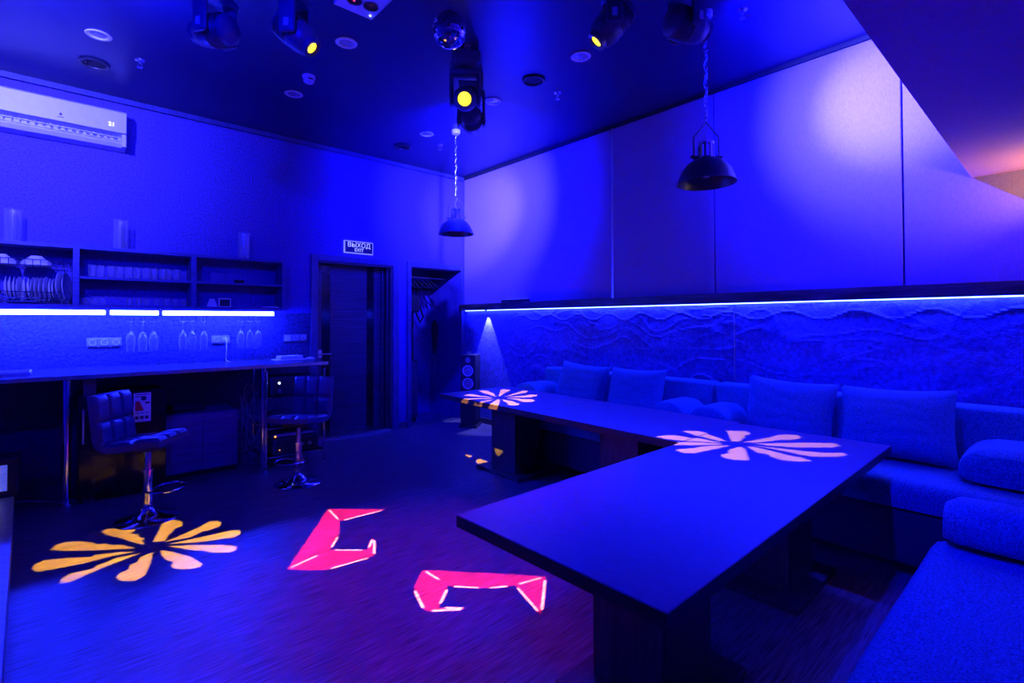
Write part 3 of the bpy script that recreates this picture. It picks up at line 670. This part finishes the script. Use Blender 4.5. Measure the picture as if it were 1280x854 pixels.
# ------------------------------------------------------------------ ceiling fittings
ac = thing('air_conditioner', 'white wall-mounted split air conditioner near the ceiling', 'air conditioner', (-4.68, 0, 3.37))
pr_ = [(0, .16), (-.16, .165), (-.205, .14), (-.215, .0), (-.205, -.06), (-.10, -.07), (-.10, -.13), (-.17, -.135), (-.185, -.155), (-.15, -.185), (0, -.19)]
mb = MB(); vs = [[mb.bm.verts.new((x, y, z)) for y, z in pr_] for x in (-.475, .475)]
for k in range(len(pr_)): mb.bm.faces.new((vs[0][k], vs[0][(k+1) % len(pr_)], vs[1][(k+1) % len(pr_)], vs[1][k]))
mb.bm.faces.new(vs[0]); mb.bm.faces.new(vs[1][::-1]); mb.build('body', M_white, ac)
MB().b2(-.474, .474, -.222, -.2155, -.06, .135, .003, 1).build('front_panel', M_white, ac)
for sx in (-1, 1): MB().b2(sx*.475-.035*(sx > 0), sx*.475+.035*(sx < 0), -.205, -.1, -.185, -.065, .004, 1).build('end_cheek', M_white, ac)
MB().b2(-.43, .43, -.198, -.178, -.105, -.098).build('louvre', M_white, ac); MB().b2(-.43, .43, -.188, -.15, -.135, -.128).build('louvre', M_white, ac)
for k in range(17): MB().b2(-.42+.05*k, -.416+.05*k, -.17, -.11, -.125, -.075).build('vane', M_grey, ac)
text('display_digits', '21', .05, mat('display_digits', (.9, .9, .9), .5, nscale=20, namt=.03, emit=(.8, .85, 1), estr=2.5), ac, Matrix.Translation((.36, -.2235, .005)) @ FACE_Y)
MB().prism([(-.012, .004), (0, .018), (.012, .004), (0, -.012)], .2225, .2235, FACE_Y).b2(-.022, .022, -.2235, -.2225, -.026, -.021).build('emblem', M_ink, ac)
def downlight(x, y, label, lit=False):
    t = thing('recessed_downlight', label, 'ceiling light', (x, y, H), 0, 'recessed downlights')
    MB().lathe([(.078, .0), (.085, -.006), (.078, -.012), (.06, -.010), (.058, -.001)], 28).build('trim_ring', M_white, t, True)
    MB().lathe([(.058, -.002), (.04, -.004), (.03, -.008), (0, -.009)], 24).build('reflector', M_downlens, t, True)
for x, y, lab in ((-4.47, -1.325, 'recessed downlight lit bright near the air conditioner'), (-3.004, -2.484, 'recessed downlight beside the white laser projector'), (-3.004, -1.279, 'recessed downlight beyond the smoke detector'),
                  (-1.461, -3.584, 'recessed downlight between round ceiling speaker and moving head'), (-1.46, -2.438, 'recessed downlight next to the paired moving heads'), (-1.475, -1.238, 'recessed downlight beside the pendant lamp near the corner')): downlight(x, y, lab)
for x, y, lab in ((-4.47, -.745, 'round black ceiling speaker above the air conditioner'), (-1.461, -3.023, 'round black ceiling speaker between two downlights'), (-1.468, -.664, 'round black ceiling speaker nearest the door wall')):
    t = thing('ceiling_speaker', lab, 'ceiling speaker', (x, y, H), 0, 'ceiling speakers')
    MB().lathe([(.10, 0), (.108, -.012), (.098, -.018), (.084, -.014), (.082, -.002)], 28).build('rim', M_plastic, t, True)
    MB().lathe([(.082, -.004), (.05, -.004), (.03, -.002), (0, -.006)], 24).build('grille', M_black, t, True)
spk0 = None
for x, y, lab in ((-4.187, -1.068, 'small sprinkler head beside the lit downlight'), (-1.146, -1.028, 'small sprinkler head near the corner pendant'), (-1.106, -2.991, 'small sprinkler head beside the round ceiling speaker'), (-1.087, -4.758, 'small sprinkler head beside the chain of the near pendant')):
    if spk0 is None:
        spk0 = thing('sprinkler', lab, 'sprinkler', (x, y, H), 0, 'fire sprinklers')
        MB().lathe([(.036, 0), (.034, -.006), (.012, -.01), (.010, -.03), (0, -.03)], 16).build('escutcheon', M_chrome, spk0, True)
        MB().tube([(.012, 0, -.028), (.018, 0, -.045), (.004, 0, -.062)], .003, 6).tube([(-.012, 0, -.028), (-.018, 0, -.045), (-.004, 0, -.062)], .003, 6).build('yoke', M_chrome, spk0, True)
        MB().lathe([(0, -.06), (.022, -.062), (.02, -.066), (0, -.066)], 12).build('deflector', M_chrome, spk0, True)
    else: dup(spk0, (x, y, H), None, lab)
sd = thing('smoke_detector', 'white round smoke detector on the dark ceiling', 'detector', (-3.023, -1.732, H))
MB().lathe([(.055, 0), (.055, -.02), (.05, -.024), (0, -.024)], 24).build('base', M_white, sd, True)
MB().lathe([(.046, -.024), (.046, -.05), (.038, -.062), (0, -.064)], 24).build('chamber', M_white, sd, True)
MB().b2(-.02, .02, -.0475, -.045, -.045, -.033).build('marking', M_ink, sd)
# pendant lamps
def pendant(x, y, zr, label, link_top=H):
    t = thing('pendant_lamp', label, 'pendant lamp', (x, y, 0), 0, 'dome pendant lamps')
    MB().lathe([(0, H), (.05, H), (.05, H-.035), (.042, H-.045), (0, H-.046)], 24).build('canopy', M_white, t, True)
    Rr = .20
    dome = [(.05, zr+.175), (.085, zr+.168), (.13, zr+.14), (.17, zr+.09), (.193, zr+.03), (.2, zr+.003), (.204, zr), (.197, zr+.001), (.188, zr+.03), (.165, zr+.085), (.125, zr+.133), (.08, zr+.16), (.045, zr+.167)]
    MB().lathe(dome, 40).build('dome_shade', M_enamel, t, True)
    mb = MB().lathe([(0, zr+.17), (.055, zr+.172), (.058, zr+.18), (.05, zr+.185), (.05, zr+.27), (.056, zr+.275), (.056, zr+.29), (.04, zr+.295), (0, zr+.296)], 24)
    for k in range(12):
        a = k*math.pi/6; mb.cyl((.053*math.cos(a), .053*math.sin(a), zr+.187), (.053*math.cos(a), .053*math.sin(a), zr+.268), .006, n=6)
    mb.build('socket_cup', M_chrome, t, True)
    ax = Rt0.xy.normalized()*.09
    MB().tube([(ax.x, ax.y, zr+.17), (ax.x, ax.y, zr+.33), (0, 0, zr+.44), (-ax.x, -ax.y, zr+.33), (-ax.x, -ax.y, zr+.17)], .006, 6).build('bracket', M_enamel, t, True)
    for s in (-1, 1): MB().cyl((s*ax.x*.6, s*ax.y*.6, zr+.19), (s*ax.x*1.25, s*ax.y*1.25, zr+.19), .011, n=10).build('thumb_screw', M_enamel, t, True)
    MB().lathe([(0, zr+.04), (.02, zr+.045), (.03, zr+.07), (.022, zr+.11), (.014, zr+.16), (0, zr+.165)], 16).build('bulb', M_bulb, t, True)
    z = zr+.455; k = 0; me = None
    while z < H-.05:
        if me is None:
            pts = [(.011*math.cos(a), 0, .021*math.sin(a)) for a in [2*math.pi*q/12 for q in range(12)]]
            lk = MB().tube(pts, .0035, 5, True).build('chain_link', M_chrome, t, True); me = lk
        else: lk = me.copy(); COL.objects.link(lk); lk.parent = t
        lk.location = (0, 0, z); lk.rotation_euler = (0, 0, R(20+90*(k % 2))); z += .034; k += 1
    pts = [(.012*math.cos(q*1.1), .012*math.sin(q*1.1), zr+.3+(H-.05-zr-.3)*q/40) for q in range(41)]
    MB().tube(pts, .003, 5).build('cord', M_cable, t, True)
pendant(-1.276, -1.551, 2.50, 'navy dome pendant lamp hanging in the corner by the alcove')
pendant(-1.256, -4.567, 2.475, 'navy dome pendant lamp hanging over the corner table')
# disco ball
db = thing('disco_ball', 'mirrored disco ball hanging on a motor from the ceiling', 'disco ball', (-2.87, -3.71, 3.325))
rb = .112; bm = bmesh.new()
NB = 20
for i in range(NB):
    t0, t1 = math.pi*i/NB, math.pi*(i+1)/NB; n_ = max(4, int(2*NB*math.sin((t0+t1)/2)))
    for k in range(n_):
        p0, p1 = 2*math.pi*k/n_, 2*math.pi*(k+1)/n_; g0 = (t1-t0)*.05; g1 = (p1-p0)*.05
        q = [Vector((math.sin(a)*math.cos(b), math.sin(a)*math.sin(b), math.cos(a)))*rb for a, b in ((t0+g0, p0+g1), (t1-g0, p0+g1), (t1-g0, p1-g1), (t0+g0, p1-g1))]
        c = sum(q, Vector())/4; tw = Vector((random.uniform(-1, 1), random.uniform(-1, 1), random.uniform(-1, 1)))*.02
        q = [v+ (v-c).cross(tw) for v in q]
        if i in (0, NB-1): q = q[1:3]+q[3:4] if i == 0 else q[0:2]+q[3:4]
        try: bm.faces.new([bm.verts.new(v) for v in q])
        except ValueError: pass
q = MB(); q.bm.free(); q.bm = bm; tiles = q.build('mirror_tiles', M_mirror, db); tiles['kind'] = 'stuff'
MB().lathe([(0, -rb*.97), (rb*.5, -rb*.84), (rb*.84, -rb*.5), (rb*.975, 0), (rb*.84, rb*.5), (rb*.5, rb*.84), (0, rb*.97)], 24).build('core', M_plastic, db, True)
MB().cyl((0, 0, rb*.95), (0, 0, rb+.16), .006, n=8).cyl((0, 0, rb*.96), (0, 0, rb+.02), .022).build('spindle', M_chrome, db, True)
MB().lathe([(0, H-3.325), (.06, H-3.325), (.06, H-3.325-.06), (.03, H-3.325-.09), (.02, rb+.15), (0, rb+.15)], 20).build('motor', M_plastic, db, True)

# gobo plate: openings given as lists of points in the room that the beam must reach
def fill2d(name, loops, K):
    cu = bpy.data.curves.new(name, 'CURVE'); cu.dimensions = '2D'; cu.fill_mode = 'BOTH'
    for pts in loops:
        s = cu.splines.new('POLY'); s.points.add(len(pts)-1); s.use_cyclic_u = True
        for p, (x, y) in zip(s.points, pts): p.co = (x*K, y*K, 0, 1)
    co = bpy.data.objects.new(name, cu); COL.objects.link(co); bpy.context.view_layer.update()
    me = bpy.data.meshes.new_from_object(co.evaluated_get(bpy.context.evaluated_depsgraph_get())); bpy.data.objects.remove(co)
    me.transform(Matrix.Scale(1/K, 4)); me.materials.clear(); me.name = name; return me
def gobo(name, L, aim, d, rad, polys, material, parent, nseg=48):
    L = Vector(L); ax = (Vector(aim)-L).normalized(); rx = ax.cross(Vector((0, 0, 1))).normalized(); ry = rx.cross(ax)
    loops = [[(rad*math.cos(2*math.pi*i/nseg), rad*math.sin(2*math.pi*i/nseg)) for i in range(nseg)]]
    for pl_ in polys:
        o2 = []
        for P in pl_:
            v = Vector(P)-L; t = v.dot(ax); o2.append((v.dot(rx)/t*d, v.dot(ry)/t*d))
        loops.append(o2)
    me = fill2d(name, loops, 400)
    mm = Matrix((rx, ry, -ax)).transposed().to_4x4(); mm.translation = L+ax*d
    me.transform(mm); me.materials.append(material)
    o = bpy.data.objects.new(name, me); COL.objects.link(o)
    bpy.context.view_layer.update(); o.parent = parent; o.matrix_parent_inverse = parent.matrix_world.inverted()
    return o
# moving heads; head centre at P, beam towards aim
def moving_head(P, aim, label, lens, pan_off=0, drop=.30, mk=None):
    P = Vector(P); t = thing('moving_head_light', label, 'stage light', (P.x, P.y, P.z), 0, 'moving head stage lights')
    ax = (Vector(aim)-P).normalized(); pan = math.atan2(ax.y, ax.x)
    Rz = Matrix.Rotation(pan, 4, 'Z')              # local +x towards the beam (horizontally)
    hz = H-P.z
    MB().box((0, 0, hz-.075), (.27, .22, .10), 0, .015, 2, M=Matrix.Rotation(pan+R(pan_off), 4, 'Z')).build('base_box', M_device, t, True)
    MB().box((.0, 0, hz-.012), (.34, .05, .024), 0, .004, 1, M=Matrix.Rotation(pan+R(pan_off), 4, 'Z')).build('clamp_bracket', M_steel, t)
    MB().cyl((0, 0, hz-.125), (0, 0, hz-.15), .07, n=24).xf(Rz).build('pan_ring', M_plastic, t, True)
    mb = MB().box((0, 0, hz-.17), (.13, .25, .05), 0, .015, 2, M=Rz); mb.build('yoke', M_device, t, True)
    for s in (-1, 1):
        a = MB().box((0, s*.112, (hz-.17)/2-.02), (.10, .03, hz-.17+.08), 0, .013, 3, M=Rz).build('yoke_arm', M_device, t, True)
        MB().box((.0, s*.130, -.005), (.03, .006, .05), 0, .002, 1, M=Rz).build('badge', M_white, a)
    q = ax.to_track_quat('Z', 'Y').to_matrix().to_4x4()
    hd = MB().lathe([(0.001, -.14), (.06, -.135), (.088, -.11), (.096, -.05), (.094, .06), (.082, .11), (.066, .125), (.064, .155), (.054, .155), (.054, .12), (.05, -.1), (0.001, -.1)], 28, q).build('head', M_device, t, True)
    mb = MB()
    for k in range(6): mb.lathe([(.097, -.09+.018*k), (.100, -.085+.018*k), (.097, -.08+.018*k)], 28, q)
    mb.build('cooling_fins', M_plastic, hd, True)
    if mk is None:
        MB().lathe([(.054, .135), (.03, .146), (0, .15)], 24, q).build('lens', lens, hd, True)
    else: mk(P, ax, hd, t)
    return t
def px_poly(pts, ox, oy, sc, **k): return [px(ox+x/sc, oy+y/sc, **k) for x, y in pts]
Zt = .735
FLOOR_FLOWER = [px_poly(p, 0, 560, 2.906, z=0) for p in (
    [(556, 342), (600, 338), (608, 320), (632, 300), (632, 293), (660, 285), (662, 270), (640, 262), (610, 263), (592, 272)],
    [(600, 342), (690, 325), (735, 303), (752, 302), (800, 285), (803, 271), (785, 265), (760, 268), (720, 290)],
    [(615, 349), (720, 343), (850, 325), (875, 312), (870, 300), (840, 300), (760, 318)],
    [(612, 357), (700, 353), (800, 353), (858, 357), (855, 372), (830, 380), (760, 380), (745, 374), (690, 371)],
    [(585, 372), (625, 378), (690, 395), (733, 420), (728, 432), (690, 440), (640, 440), (622, 432), (632, 415), (605, 408), (588, 390)],
    [(555, 380), (545, 420), (525, 465), (490, 483), (440, 483), (422, 472), (430, 458), (470, 440), (472, 425), (500, 415), (505, 400), (530, 388)],
    [(512, 382), (440, 410), (350, 445), (260, 485), (220, 492), (225, 475), (260, 455), (320, 443), (345, 436), (350, 428), (380, 418), (420, 400)],
    [(490, 377), (400, 395), (300, 420), (200, 440), (135, 450), (118, 440), (125, 425), (160, 408), (250, 400), (330, 397), (345, 389), (420, 380)],
    [(493, 365), (440, 352), (400, 354), (385, 347), (350, 352), (335, 343), (290, 340), (240, 342), (205, 352), (185, 370), (240, 375), (350, 372), (420, 368)],
    [(525, 352), (515, 338), (525, 328), (500, 322), (505, 314), (472, 312), (490, 300), (485, 292), (440, 290), (390, 295), (370, 303), (385, 315), (440, 328), (490, 345)])]
NEAR_FLOWER = [px_poly(p, 740, 430, 4.496, z=Zt) for p in (
    [(755, 488), (860, 490), (893, 503), (880, 512), (852, 515), (865, 525), (838, 530), (845, 540), (825, 549), (785, 549)],
    [(510, 492), (540, 488), (600, 490), (645, 500), (662, 512), (720, 530), (755, 548), (710, 545), (640, 528), (560, 508)],
    [(362, 522), (400, 514), (470, 514), (530, 522), (545, 528), (600, 530), (660, 542), (730, 556), (640, 552), (500, 543), (420, 535)],
    [(380, 566), (460, 551), (560, 552), (730, 562), (730, 566), (560, 570)],
    [(472, 598), (490, 590), (580, 585), (600, 578), (680, 572), (775, 571), (740, 580), (660, 598), (580, 614), (520, 614)],
    [(832, 577), (860, 590), (882, 655), (800, 652), (740, 640), (722, 628), (735, 620), (775, 613), (757, 604), (780, 592), (795, 588)],
    [(850, 553), (900, 555), (960, 552), (1020, 545), (1040, 540), (1110, 540), (1165, 532), (1175, 522), (1160, 514), (1110, 508), (1050, 512), (1000, 525), (920, 540)],
    [(905, 560), (1169, 555), (1349, 557), (1398, 571), (1349, 582), (1169, 583), (990, 571)],
    [(900, 571), (1079, 590), (1169, 600), (1304, 612), (1403, 611), (1439, 623), (1394, 634), (1236, 634), (1169, 622), (1040, 594)],
    [(872, 577), (900, 578), (960, 590), (1050, 612), (1120, 630), (1169, 636), (1235, 658), (1169, 662), (1060, 652), (1005, 634), (995, 622), (930, 612)])]
FAR_L = Vector((-3.38, -4.20, 3.30))
def far(p): return px_poly(p, 540, 470, 9.143, z=Zt)
FAR_FLOWER = [far(p) for p in (
    [(538, 172), (570, 166), (640, 170), (672, 185), (700, 200), (735, 236), (700, 230), (600, 200)],
    [(757, 233), (770, 200), (785, 158), (820, 152), (880, 158), (893, 165), (860, 185), (830, 190), (825, 205), (800, 215), (790, 230)],
    [(830, 234), (880, 228), (1000, 205), (1080, 192), (1100, 182), (1085, 170), (1040, 168), (1000, 182), (900, 212)],
    [(850, 243), (1000, 247), (1140, 244), (1205, 228), (1195, 212), (1140, 212), (1050, 225), (950, 234)],
    [(850, 259), (950, 258), (1040, 263), (1140, 268), (1182, 278), (1150, 295), (1080, 300), (1010, 290), (980, 275)],
    [(805, 268), (850, 275), (920, 290), (1008, 325), (960, 338), (890, 336), (860, 325), (875, 315), (845, 300), (815, 290)],
    [(365, 225), (400, 210), (460, 207), (530, 222), (545, 228), (600, 232), (695, 244), (600, 242), (450, 232)])]
XP = -1.42
FAR_FLOWER += [far([(738, 272), (775, 268), (765, 330)])+[px(630.7, 557.5, x=XP), px(627, 565, x=XP), px(622.5, 568, x=XP), px(618.5, 563, x=XP), px(617.5, 554, x=XP)]+far([(660, 322), (700, 300), (715, 288)]),
               far([(722, 266), (600, 300)])+[px(603, 573.2, z=0), px(597, 574.5, z=0), px(594.5, 577, z=0), px(598, 580.2, z=0), px(606, 579, z=0)][::-1]+far([(525, 300), (620, 283)]),
               far([(698, 253), (640, 262), (455, 268)])+[px(593, 570, z=0), px(586, 572, z=0), px(582, 570, z=0), px(583, 567, z=0), px(588, 567.5, z=0)]+far([(362, 258), (520, 256)])]
def gobo_lamp(polys, power, col=YEL, cone=30):
    def mk(P, ax, hd, t):
        L = P-ax*.075
        light('gobo_beam', 'SPOT', L, col, power, L+ax, cone, .05, .0004, hd)
        o = gobo('lens', L, L+ax, .215, .0535, polys, M_lens_y, hd)
        MB().lathe([(.036, .146), (.056, .146), (.056, .158), (.036, .150)], 28, ax.to_track_quat('Z', 'Y').to_matrix().to_4x4()).build('bezel', M_plastic, hd, True)
    return mk
def clean(polys, eps=0): return polys
cen = lambda polys: sum((p for q_ in polys for p in q_), Vector())/sum(len(q_) for q_ in polys)
moving_head((-2.16, -4.43, 3.33), cen(FLOOR_FLOWER), 'black moving head light with a yellow lens beside the round ceiling speaker row', M_lens_y, 20, mk=gobo_lamp(FLOOR_FLOWER, P_FLOOR))
moving_head((-3.58, -3.03, 3.33), cen(NEAR_FLOWER), 'black moving head light with a yellow lens beside the laser projector', M_lens_y, -15, mk=gobo_lamp(NEAR_FLOWER, P_TNEAR))
moving_head(FAR_L, Vector((-1.38, -2.42, Zt)), 'black moving head light over the open floor by the balcony', M_lens_y, mk=gobo_lamp(FAR_FLOWER, P_TFAR))
moving_head((-2.2, -2.97, 3.33), (-4.3, -5.6, 1.9), 'black moving head light with a yellow lens facing the room, one of a pair', M_lens_y, 10)
def blue_lamp(power, cone):
    def mk(P, ax, hd, t):
        MB().lathe([(.054, .135), (.03, .146), (0, .15)], 24, ax.to_track_quat('Z', 'Y').to_matrix().to_4x4()).build('lens', M_lens_blue, hd, True)
        for nm, k, c_, col in (('wash_core', .75, .55, BLUEW), ('wash_beam', .35, 1.0, BLUEW), ('wash_halo', .4, 1.7, BLUE)):
            light(nm, 'SPOT', P+ax*.17, col, power*k, P+ax*2, cone*c_, 1, .03, hd)
    return mk
moving_head((-1.93, -2.70, 3.31), (-.02, -.35, 3.05), 'black moving head light turned to the corner, second of the pair', M_lens_b, 0, mk=blue_lamp(P_CORNER, 72))
moving_head((-1.80, -4.72, 3.33), (0, -5.4, 3.2), 'black moving head light beside the chain of the near pendant', M_lens_b, 0, mk=blue_lamp(P_MH5, 74))
moving_head((-3.96, -2.71, 3.33), (-5.2, -.8, 3.5), 'black moving head light turned to the air conditioner', M_lens_b, 0, mk=blue_lamp(P_AC, 80))
# laser projector
R1 = px_poly([(335, 110), (560, 112), (380, 158), (378, 210), (340, 268), (484, 266), (508, 218), (510, 290), (320, 345), (178, 342)], 300, 600, 3.048, z=0)
R2 = px_poly([(697, 342), (1165, 367), (1145, 515), (1045, 402), (930, 412), (795, 403), (755, 485), (873, 489), (705, 500), (660, 408)], 300, 600, 3.048, z=0)
def line(a, b, w=1.3, z=0):
    A, B = px(300+a[0]/3.048, 600+a[1]/3.048, z=z), px(300+b[0]/3.048, 600+b[1]/3.048, z=z); d = (B-A).normalized(); A, B = A+d*.025, B-d*.025; n = Vector((-d.y, d.x, 0))*w/200
    return [A+n, B+n, B-n, A-n]
LN = [line(*s) for s in (((337, 112), (378, 154)), ((305, 283), (180, 341)), ((375, 212), (346, 262)), ((348, 267), (478, 268)), ((488, 264), (507, 222)), ((511, 226), (512, 288)), ((500, 294), (330, 343)), ((550, 114), (384, 156)),
      ((699, 344), (768, 386)), ((1049, 401), (1160, 369)), ((1052, 405), (1142, 508)), ((1035, 404), (935, 413)), ((925, 412), (800, 405)), ((793, 410), (758, 480)), ((765, 487), (865, 490)), ((860, 493), (712, 500)), ((702, 497), (663, 415)), ((1163, 375), (1149, 505)))]

LC = Vector((-3.195, -3.22, H))
lp = thing('laser_projector', 'white square laser projector fixed to the ceiling', 'projector', LC)
mb = MB()
mb.b2(-.135, .135, -.19, .19, -.008, 0).b2(-.135, -.127, -.19, .19, -.09, -.008).b2(.127, .135, -.19, .19, -.09, -.008).b2(-.127, .127, -.19, -.182, -.09, -.008).b2(-.127, .127, .182, .19, -.09, -.008)
mb.build('case', M_white, lp)
HOLES = [(-.05, .06, .042), (.06, .05, .042)]
circ = lambda c, n=28: [(c[0]+c[2]*math.cos(2*math.pi*q_/n), c[1]+c[2]*math.sin(2*math.pi*q_/n)) for q_ in range(n)]
me = fill2d('bottom_panel', [[(-.127, -.182), (.127, -.182), (.127, .182), (-.127, .182)]]+[circ(c_) for c_ in HOLES], 100)
me.transform(Matrix.Translation((0, 0, -.088))); me.materials.append(M_white); bp_ = bpy.data.objects.new('bottom_panel', me); COL.objects.link(bp_); bp_.parent = lp
MB().cyl((.105, .15, -.088), (.105, .15, -.094), .005, n=10).build('indicator', M_dot_b, lp)
for hole, polys, pw, col in ((HOLES[0], [R1, R2], P_RED, RED), (HOLES[1], LN, P_REDLINE, (1, .22, .16))):
    MB().lathe([(.0445, -.088), (.0445, -.006), (.042, -.006), (.042, -.088)], 28, Matrix.Translation((hole[0], hole[1], 0))).build('baffle', M_black, lp, True)
    MB().lathe([(.042, -.089), (.050, -.089), (.050, -.095), (.042, -.095)], 28, Matrix.Translation((hole[0], hole[1], 0))).build('lens_ring', M_plastic, lp, True)
    L = LC+Vector((hole[0], hole[1], -.012)); light('laser_beam', 'SPOT', L, col, pw, L-Vector((0, 0, 1)), 70, .05, .00015, lp)
    gobo('aperture_plate', L, L+Vector((0, 1e-5, -1)), .076, .0423, polys, M_lens_b, lp)
light('laser_spill', 'SPOT', LC+Vector((0, -.1, -.10)), RED, P_REDSPILL, px(530, 740, z=0), 50, 1, .01, lp)

# blue wash cans out of view; the first two are added fill lights
for (L, A, pw, cone, col), lab in zip(WASH, ('added unseen LED fill can over the bar side of the balcony edge', 'added unseen LED fill can at the balcony edge above the sofas', 'black LED wash can by the bar side wall')):
    t = thing('unseen_wash_can', lab, 'stage light', L, 0, 'LED wash cans'); ax = (Vector(A)-Vector(L)).normalized(); q = ax.to_track_quat('Z', 'Y').to_matrix().to_4x4()
    MB().lathe([(0, -.12), (.06, -.12), (.07, -.1), (.08, .02), (.074, .02), (.07, -.03), (0, -.03)], 24, q).build('can', M_plastic, t, True)
    MB().lathe([(0, -.02), (.07, -.02), (.07, -.015), (0, -.015)], 24, q).build('led_face', M_lens_blue, t, True)
    MB().tube([(.085, 0, -.02), (.085, 0, .1), (0, 0, H-L[2]), (-.085, 0, .1), (-.085, 0, -.02)], .008, 6).build('bracket', M_steel, t, True)
    light('wash_beam', 'SPOT', Vector(L)+ax*.04, col, pw, A, cone, 1, .06, t)
# warm wall lamp under the balcony
sc = thing('wall_lamp', 'warm wall lamp turned up under the balcony', 'wall lamp', (-.03, -6.45, 2.1))
MB().b2(-.03, 0, -.05, .05, -.08, .08, .004, 1).build('back_plate', M_steel, sc)
wl, wt = Vector((-.28, -6.42, 2.14)), Vector((-.33, -6.1, 2.475)); q = (wt-wl).normalized().to_track_quat('Z', 'Y').to_matrix().to_4x4(); q.translation = wl-Vector((-.03, -6.45, 2.1))
MB().lathe([(0, -.1), (.04, -.1), (.06, .03), (.056, .03), (.036, -.095), (0, -.095)], 24, q).build('lamp_shade', M_steel, sc, True)
MB().lathe([(0, -.06), (.03, -.05), (.035, -.02), (0, .0)], 16, q).build('bulb', M_sconce, sc, True)
MB().tube([(-.03, 0, -.02), (-.12, 0, -.03), tuple(q.translation)], .008, 8).build('arm', M_steel, sc, True)
light('wall_lamp_glow', 'SPOT', wl+(wt-wl).normalized()*.035, WARM, P_WARM, wt, 150, 1, .03, sc)
